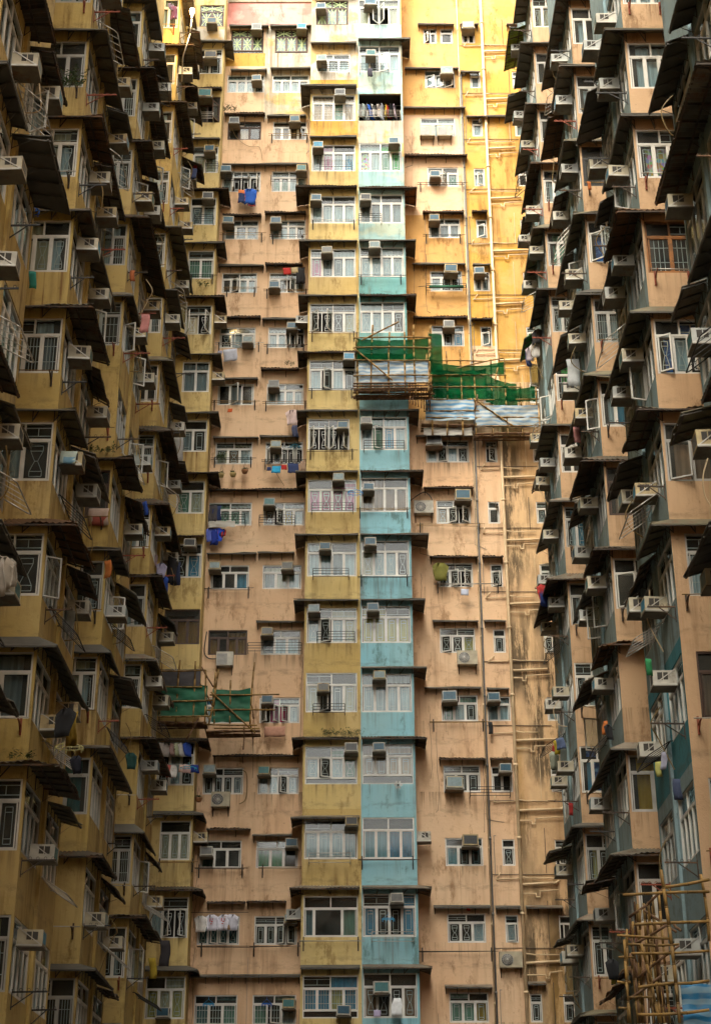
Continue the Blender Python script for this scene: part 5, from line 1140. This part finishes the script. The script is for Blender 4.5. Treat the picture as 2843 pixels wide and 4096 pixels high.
# first scaffold, hung in front of the blue tower
Yf, Yk = 57.1, 58.0; zb, zt = 33.4, 36.6; xs = [.15, .72, 1.45, 2.12, 2.55, 3.1]
P1_ = []
for i, x in enumerate(xs): P1_.append(((x, Yf, zb - .05 + .1 * (i % 2)), (x + random.uniform(-.04, .1), Yf, zt - .3 + .35 * (i % 3 == 1)), .036, 0))
for z in (34.2, 34.95, 35.55, 36.0): P1_.append(((.0, Yf - .05, z), (3.25, Yf - .05, z + random.uniform(-.06, .06)), .032, 0))
for x in (.15, 3.1): 
    for z in (33.6, 34.9, 36.0): P1_.append(((x, Yf, z), (x, YB + .9 if x > 2.3 else YB - .05, z + .05), .03, 0))
P1_ += [((.0, Yf - .1, 35.5), (1.6, Yf - .1, 33.95), .034, 0), ((.35, Yf - .1, 35.85), (1.9, Yf - .1, 36.75), .034, 0), ((3.0, Yf - .05, 34.9), (3.25, Yf + .3, 36.8), .036, 0), ((3.05, Yf - .1, 33.4), (3.2, Yf, 36.6), .036, 0)]
for j in range(9): P1_.append(((.02 + random.uniform(-.1, .1), Yf + .1 * j, 33.55 + random.uniform(-.06, .08)), (3.2 + random.uniform(-.1, .15), Yf + .1 * j, 33.6 + random.uniform(-.08, .08)), .036, 1))
for j in range(3): P1_.append(((.0, Yf - .06, 33.58 + .13 * j), (3.2, Yf - .06, 33.62 + .12 * j), .034, 1))
for j in range(8): P1_.append(((2.3 + .12 * j, Yf + .12 + .1 * j, 33.0), (2.3 + .12 * j, Yf + .12 + .1 * j, 34.05), .022, 1))
scaffold((1.6, Yf, 33.5), 'bamboo scaffold hung in front of the blue bay tower', P1_)
sheet((.15, Yf - .02, 36.0), 'thin green safety net over the scaffold at the blue tower', 2.95, 1.05, M['net'], 'safety_net', .06, 1, cat='safety net', sag=.1)
sheet((.2, Yf + .3, 35.45), 'dense green net band inside the upper scaffold', 2.3, .5, M['netdark'], 'safety_net', .04, 2, cat='safety net')
sheet((3.12, Yf, 36.2), 'green net corner hanging between both scaffolds', .55, 1.9, M['net'], 'safety_net', .1, 3, cat='safety net')
sheet((.22, Yf + .03, 34.98), 'silver blue striped tarpaulin on the scaffold at the blue tower', 2.85, 1.1, M['tarpgrey'], 'tarpaulin', .05, 4)
# second scaffold, on the peach wall
Yf2 = 58.3; Q = []
xs = [3.25, 3.85, 4.5, 5.05, 5.75, 6.35, 6.95, 7.55]
for i, x in enumerate(xs): Q.append(((x, Yf2, 32.1), (x + random.uniform(-.05, .08), Yf2, (36.3, 36.1, 36.2, 36.4, 35.9, 35.9, 34.6, 34.6)[i] - random.uniform(0, .2)), .034, 0))
for z, x0, x1 in ((32.9, 3.0, 5.1), (33.2, 2.9, 5.2), (33.75, 3.2, 7.7), (34.35, 3.2, 7.0), (34.9, 3.3, 6.4), (35.35, 4.1, 6.3), (35.6, 3.3, 5.5), (32.9, 5.0, 7.7), (32.5, 5.0, 7.7)): Q.append(((x0, Yf2 - .05, z), (x1, Yf2 - .05, z + random.uniform(-.05, .05)), .03, 0))
Q += [((5.0, Yf2 - .1, 33.75), (6.6, Yf2 - .1, 32.45), .032, 0), ((4.3, Yf2 - .1, 35.2), (6.3, Yf2 - .1, 35.7), .03, 0), ((5.9, Yf2 - .1, 34.6), (6.15, Yf2, 35.9), .03, 0), ((5.0, Yf2 - .12, 33.2), (5.15, Yf2 - .1, 33.95), .03, 1)]
for x in xs[::2]: Q.append(((x, Yf2, 34.3), (x, YP - .03, 34.3), .028, 0)); Q.append(((x, Yf2, 32.5), (x, YP - .03, 32.4), .028, 1))
for j in range(6): Q.append(((2.8, Yf2 + .02 + .12 * j, 32.62 + random.uniform(-.05, .05)), (5.0, Yf2 + .02 + .12 * j, 32.62 + random.uniform(-.05, .05)), .034, 1)); Q.append(((4.98, Yf2 + .02 + .12 * j, 32.22 + random.uniform(-.06, .06)), (7.7, Yf2 + .02 + .12 * j, 32.22 + random.uniform(-.06, .06)), .034, 1))
scaffold((5.2, Yf2, 32.4), 'bamboo scaffold on the peach wall right of the blue tower', Q)
sheet((3.25, Yf2 - .02, 35.25), 'large dense green net over the peach wall window', 2.3, 1.45, M['netdark'], 'safety_net', .06, 5, cat='safety net', sag=.15)
sheet((3.3, Yf2 - .1, 35.5), 'pale green net veil along the top of the right scaffold', 3.0, .6, M['net'], 'safety_net', .06, 6, cat='safety net', sag=.2)
sheet((5.5, Yf2 - .03, 35.0), 'green net stretched towards the right wing', 1.3, 1.35, M['net'], 'safety_net', .08, 7, cat='safety net', tilt=-.5, sag=.1)
sheet((6.3, Yf2 - .02, 34.4), 'gathered green net at the right end of the scaffold', 1.25, .75, M['net'], 'safety_net', .12, 8, cat='safety net', sag=.15)
sheet((2.98, Yf2 - .06, 33.72), 'blue and white striped tarpaulin on the right scaffold', 2.02, .95, M['tarpblue'], 'tarpaulin', .06, 9)
sheet((5.03, Yf2 - .06, 33.45), 'silver striped tarpaulin at the right end of the scaffold', 2.6, 1.0, M['tarpgrey'], 'tarpaulin', .05, 10)
sheet((2.9, Yf2 + .2, 32.55), 'milky plastic sheet sagging below the right scaffold platform', 2.0, .35, M['clearsheet'], 'plastic_sheet', .06, 16, cat='plastic sheet')
# third scaffold, lower left
Yf3 = 57.3; Q = []
for i, x in enumerate((-7.25, -6.62, -6.0, -5.55, -5.2, -4.62, -3.87)): Q.append(((x, Yf3, 19.5), (x + random.uniform(-.05, .12), Yf3, (21.9, 22.0, 21.95, 21.6, 21.5, 21.2, 21.9)[i]), .034, 0))
for z, x0, x1 in ((19.75, -7.5, -5.3), (20.35, -7.5, -5.2), (20.95, -7.5, -5.7), (21.55, -7.4, -5.6), (19.45, -5.5, -3.6), (20.0, -5.5, -2.95), (20.6, -5.4, -2.8), (19.3, -5.2, -3.5)): Q.append(((x0, Yf3 - .05, z), (x1, Yf3 - .05, z + random.uniform(-.05, .05)), .03, 0))
Q += [((-5.35, Yf3 - .1, 20.7), (-3.65, Yf3 - .1, 19.1), .032, 0), ((-5.4, Yf3 - .1, 19.4), (-5.1, Yf3 - .1, 21.6), .034, 0), ((-6.2, Yf3, 18.9), (-5.8, Yf3, 19.7), .03, 1), ((-5.75, Yf3 - .1, 21.7), (-5.3, Yf3 + .2, 21.0), .03, 1), ((-5.8, Yf3 + .1, 21.1), (-5.3, Yf3, 20.2), .03, 1), ((-4.1, Yf3, 18.5), (-4.1, Yf3 + .1, 19.4), .03, 1)]
for x in (-7.25, -5.6, -3.87): Q.append(((x, Yf3, 20.3), (x, 58.25 if x < -6 else YP - .03, 20.3), .028, 0)); Q.append(((x, Yf3, 19.5), (x, 58.25 if x < -6 else YP - .03, 19.5), .028, 1))
for j in range(7): Q.append(((-7.4, Yf3 + .02 + .12 * j, 19.55 + random.uniform(-.06, .06)), (-5.5, Yf3 + .02 + .12 * j, 19.55), .034, 1)); Q.append(((-5.5, Yf3 + .02 + .12 * j, 19.2), (-3.5, Yf3 + .02 + .12 * j, 19.2 + random.uniform(-.06, .06)), .034, 1))
scaffold((-5.5, Yf3, 19.5), 'bamboo scaffold at lower left between end tower and pink wall', Q)
sheet((-7.4, Yf3 - .02, 20.98), 'dark green tarpaulin on the left part of the lower left scaffold', 1.9, 1.2, M['tarpdark'], 'tarpaulin', .07, 11)
sheet((-5.3, Yf3 - .02, 20.85), 'dark green tarpaulin on the right part of the lower left scaffold', 1.42, 1.3, M['tarpdark'], 'tarpaulin', .07, 12, sag=.05)
sheet((-7.4, Yf3 + .2, 21.7), 'grey mesh sheet above the dark green tarpaulin', 1.6, .75, M['greynet'], 'mesh_sheet', .03, 13, cat='mesh sheet')
# fourth scaffold, close at the lower right
Yn = 30.0; Q = []
def q3(fx, fy, Y): a, b_ = at(fx, fy, Y); return (a, Y, b_)
def c6(x, y, Y=Yn): return q3(2043 + x / 1.6478, 2700 + y / 1.6478, Y)
for a, b_, Y1, Y2, r in (((1000, 1290), (1125, 2300), 29.4, 29.4, .052), ((1262, 1320), (1318, 1760), 29.6, 29.6, .045), ((750, 1455), (1318, 1435), 29.5, 29.5, .045), ((1030, 1405), (1318, 1355), 29.3, 29.3, .048), ((825, 1650), (1318, 1632), 29.5, 29.5, .045), ((710, 1720), (1060, 1745), 30.2, 30.2, .04), ((785, 1780), (1120, 1782), 30.4, 30.4, .04), ((805, 1840), (1318, 1825), 29.6, 29.6, .04), ((720, 1866), (830, 1868), 30.6, 30.6, .036), ((710, 2027), (800, 2030), 30.4, 30.4, .04), ((850, 2065), (1090, 2035), 29.5, 29.5, .045), ((1090, 2040), (1318, 2022), 29.5, 29.5, .045), ((850, 2245), (1318, 2215), 29.6, 29.6, .045), ((720, 2200), (800, 2200), 30.4, 30.4, .04), ((780, 2130), (960, 2132), 30.4, 30.4, .036),
    ((775, 1680), (785, 2300), 30.6, 30.6, .04), ((760, 1750), (800, 2300), 30.2, 30.2, .042), ((815, 1630), (850, 2300), 31., 31., .038), ((845, 1515), (860, 2300), 31.3, 31.3, .04), ((885, 1510), (930, 2200), 31., 31., .04), ((915, 1500), (1000, 2300), 30.6, 30.6, .04), ((945, 1470), (1030, 2300), 31.2, 31.2, .038), ((985, 1440), (1060, 2300), 30.9, 30.9, .04), ((830, 1560), (870, 2300), 32., 32., .036), ((870, 1780), (990, 2300), 30., 30., .042)):
    Q.append((c6(*a, Y1), c6(*b_, Y2), r * .62, 0))
for i in range(14):
    x0 = random.uniform(790, 1000); y0 = random.uniform(1500, 1900); Q.append((c6(x0, y0, random.uniform(30.3, 32)), c6(x0 + random.uniform(20, 90), 2300, random.uniform(30.3, 32)), random.uniform(.018, .028), random.choice((0, 1))))
for a, b_ in (((790, 1600), (1010, 1420)), ((800, 1790), (1060, 1640)), ((850, 2000), (1120, 1790)), ((780, 2150), (1000, 1990)), ((890, 1560), (1100, 1700)), ((1080, 1640), (1130, 1690))): Q.append((c6(*a, 30.7), c6(*b_, 30.3), .026, 1))
scaffold(c6(950, 2250), 'near bamboo scaffold in the lower right corner of the courtyard', Q)
sheet(c6(1128, 2045, 29.75), 'blue and white striped tarpaulin low on the near right scaffold', 1.6, 1.4, tarpmat('broad_blue_striped_sheet', (.012, .14, .29), (.13, .24, .32), 1.6, .5), 'tarpaulin', .08, 14)
# plastic sheet over laundry, roof netting, green rolled sheet
sheet((-5.83, 58.75, S(7) - .12), 'torn clear plastic sheet over blue laundry on the pink wall', 1.05, .28, M['clearsheet'], 'plastic_sheet', .05, 15, cat='plastic sheet')
grl_ = thing('rolled_shade', (4.05, YP - .35, S(11) - .02), 'dark green rolled shade on the rail of the peach wall window', 'rolled shade'); mb = MB(); mb.bar((-.75, 0, 0), (.75, 0, 0), .07, 0, 10); mb.build('roll', M['tarpdark'], grl_); mb = MB(); mb.bar((-.8, 0, 0), (-.75, 0, 0), .03, 0, 8); mb.bar((.75, 0, 0), (.8, 0, 0), .03, 0, 8)
# floodlight on a pole at the far left tower: a lamp the photograph shows lit
lx, lz = at(776, 50, 47.6)
lt = thing('street_lamp', (lx, 47.6, lz), 'glowing white lamp on a thin steel pole at upper left', 'lamp')
b = MB(); n = 14; prof = [(.02, -.2), (.06, -.15), (.11, -.03), (.135, .1), (.12, .22), (.06, .29), (.0, .3)]
b.grid([[(r * math.cos(2 * math.pi * i / n), r * math.sin(2 * math.pi * i / n), z) for i in range(n + 1)] for r, z in prof])
m, t, bb = nodes('lamp_glow'); bb.inputs['Emission Color'].default_value = (1, .5, .12, 1); bb.inputs['Emission Strength'].default_value = 5
b.build('bulb', m, lt); b = MB(); b.bar((0, 0, -.2), (0, 0, -.42), .05, 0, 10); b.build('socket', M['steel'], lt)
b = MB(); b.tube([(0, 0, -.42), (-.05, 0, -1.4), (-.35, 0, -2.9)], .035, 0, 8); b.bar((-.35, 0, -2.9), (-.55, 1.6, -3.1), .03, 0, 8); b.build('pole', M['steel'], lt)
ll = bpy.data.lights.new('lamp_light', 'POINT'); ll.energy = 160; ll.color = (1, .68, .3); ll.shadow_soft_size = .15
lo = bpy.data.objects.new('lamp_light', ll); col.objects.link(lo); lo.parent = lt; lo.location = (0, -.35, .1); lt.scale = (.75, .75, .75)
# loose cables
M['cable'] = mat('ochre_cable', (.20, .135, .045), .6); M['blackcable'] = mat('black_cable', (.012, .012, .012), .6)
def cable(pts, label, m='cable', r=.011):
    o = Vector(pts[0]); b = MB(); P = [Vector(p) - o for p in pts]; Q_ = []
    for i in range(len(P) - 1):
        p0, p1, p2, p3 = P[max(0, i - 1)], P[i], P[i + 1], P[min(len(P) - 1, i + 2)]
        for j in range(8):
            u = j / 8; Q_.append(.5 * ((2 * p1) + (p2 - p0) * u + (2 * p0 - 5 * p1 + 4 * p2 - p3) * u * u + (3 * p1 - p0 - 3 * p2 + p3) * u ** 3))
    Q_.append(P[-1]); b.tube(Q_, r, 0, 5); o_ = b.build('cable', M[m], None, o); tag(o_, label, 'cable', 'loose cables'); return o_
cable([px(930, 500, 59.1), px(955, 550, 59.2), px(1000, 583, 59.24), px(1045, 588, 59.25), px(1057, 640, 59.25)], 'ochre cable dangling from a dark upper pink wall window')
cable([px(1100, 1862, 58.9), px(1115, 1895, 59.0), px(1145, 1943, 59.2)], 'yellow strap slanting below the red laundry pole')
cable([px(1648, 2003, 59.1), px(1700, 1970, 59.1), px(1730, 1990, 59.1), px(1740, 2030, 59.1)], 'thick black hose curling above the white condenser', 'blackcable', .02)
cable([px(835, 2525, 59.2), px(825, 2600, 59.22), px(840, 2630, 59.22), px(875, 2634, 59.2)], 'black cable looping round the brown blind window', 'blackcable', .022)
cable([px(980, 3080, 59.1), px(995, 3100, 59.2), px(992, 3190, 59.2), px(965, 3215, 59.1)], 'ochre hose from a lower pink wall window to its condenser', 'cable', .02)
rr = random.Random(99)
for sd, Y0, L, k0, k1, X, nm, ti in WT:
    for k in range(k0, k1 + 1):
        if rr.random() < .5:
            sg = -sd; a = rr.uniform(.8, 3.4); z = S(k) + .6
            cable([(X + sg * .35, Y0 + a, z), (X + sg * rr.uniform(.35, .6), Y0 + a + .1, z - .35), (X + sg * .4, Y0 + a + .25, z - rr.uniform(.5, .9)), (X + sg * .1, Y0 + a + .3, z - rr.uniform(.7, 1.5))], 'drain hose dangling from an air conditioner, ' + nm + ', ' + frombottom(k, k0), rr.choice(('cable', 'cable', 'pipe')), .014)
dups = {l: n for l, n in LABELS.items() if len(n) > 1}
for l, n in list(dups.items())[:20]: print('DUPLICATE LABEL', l, n[:4])
print('objects', len(bpy.data.objects), 'labels', len(LABELS))
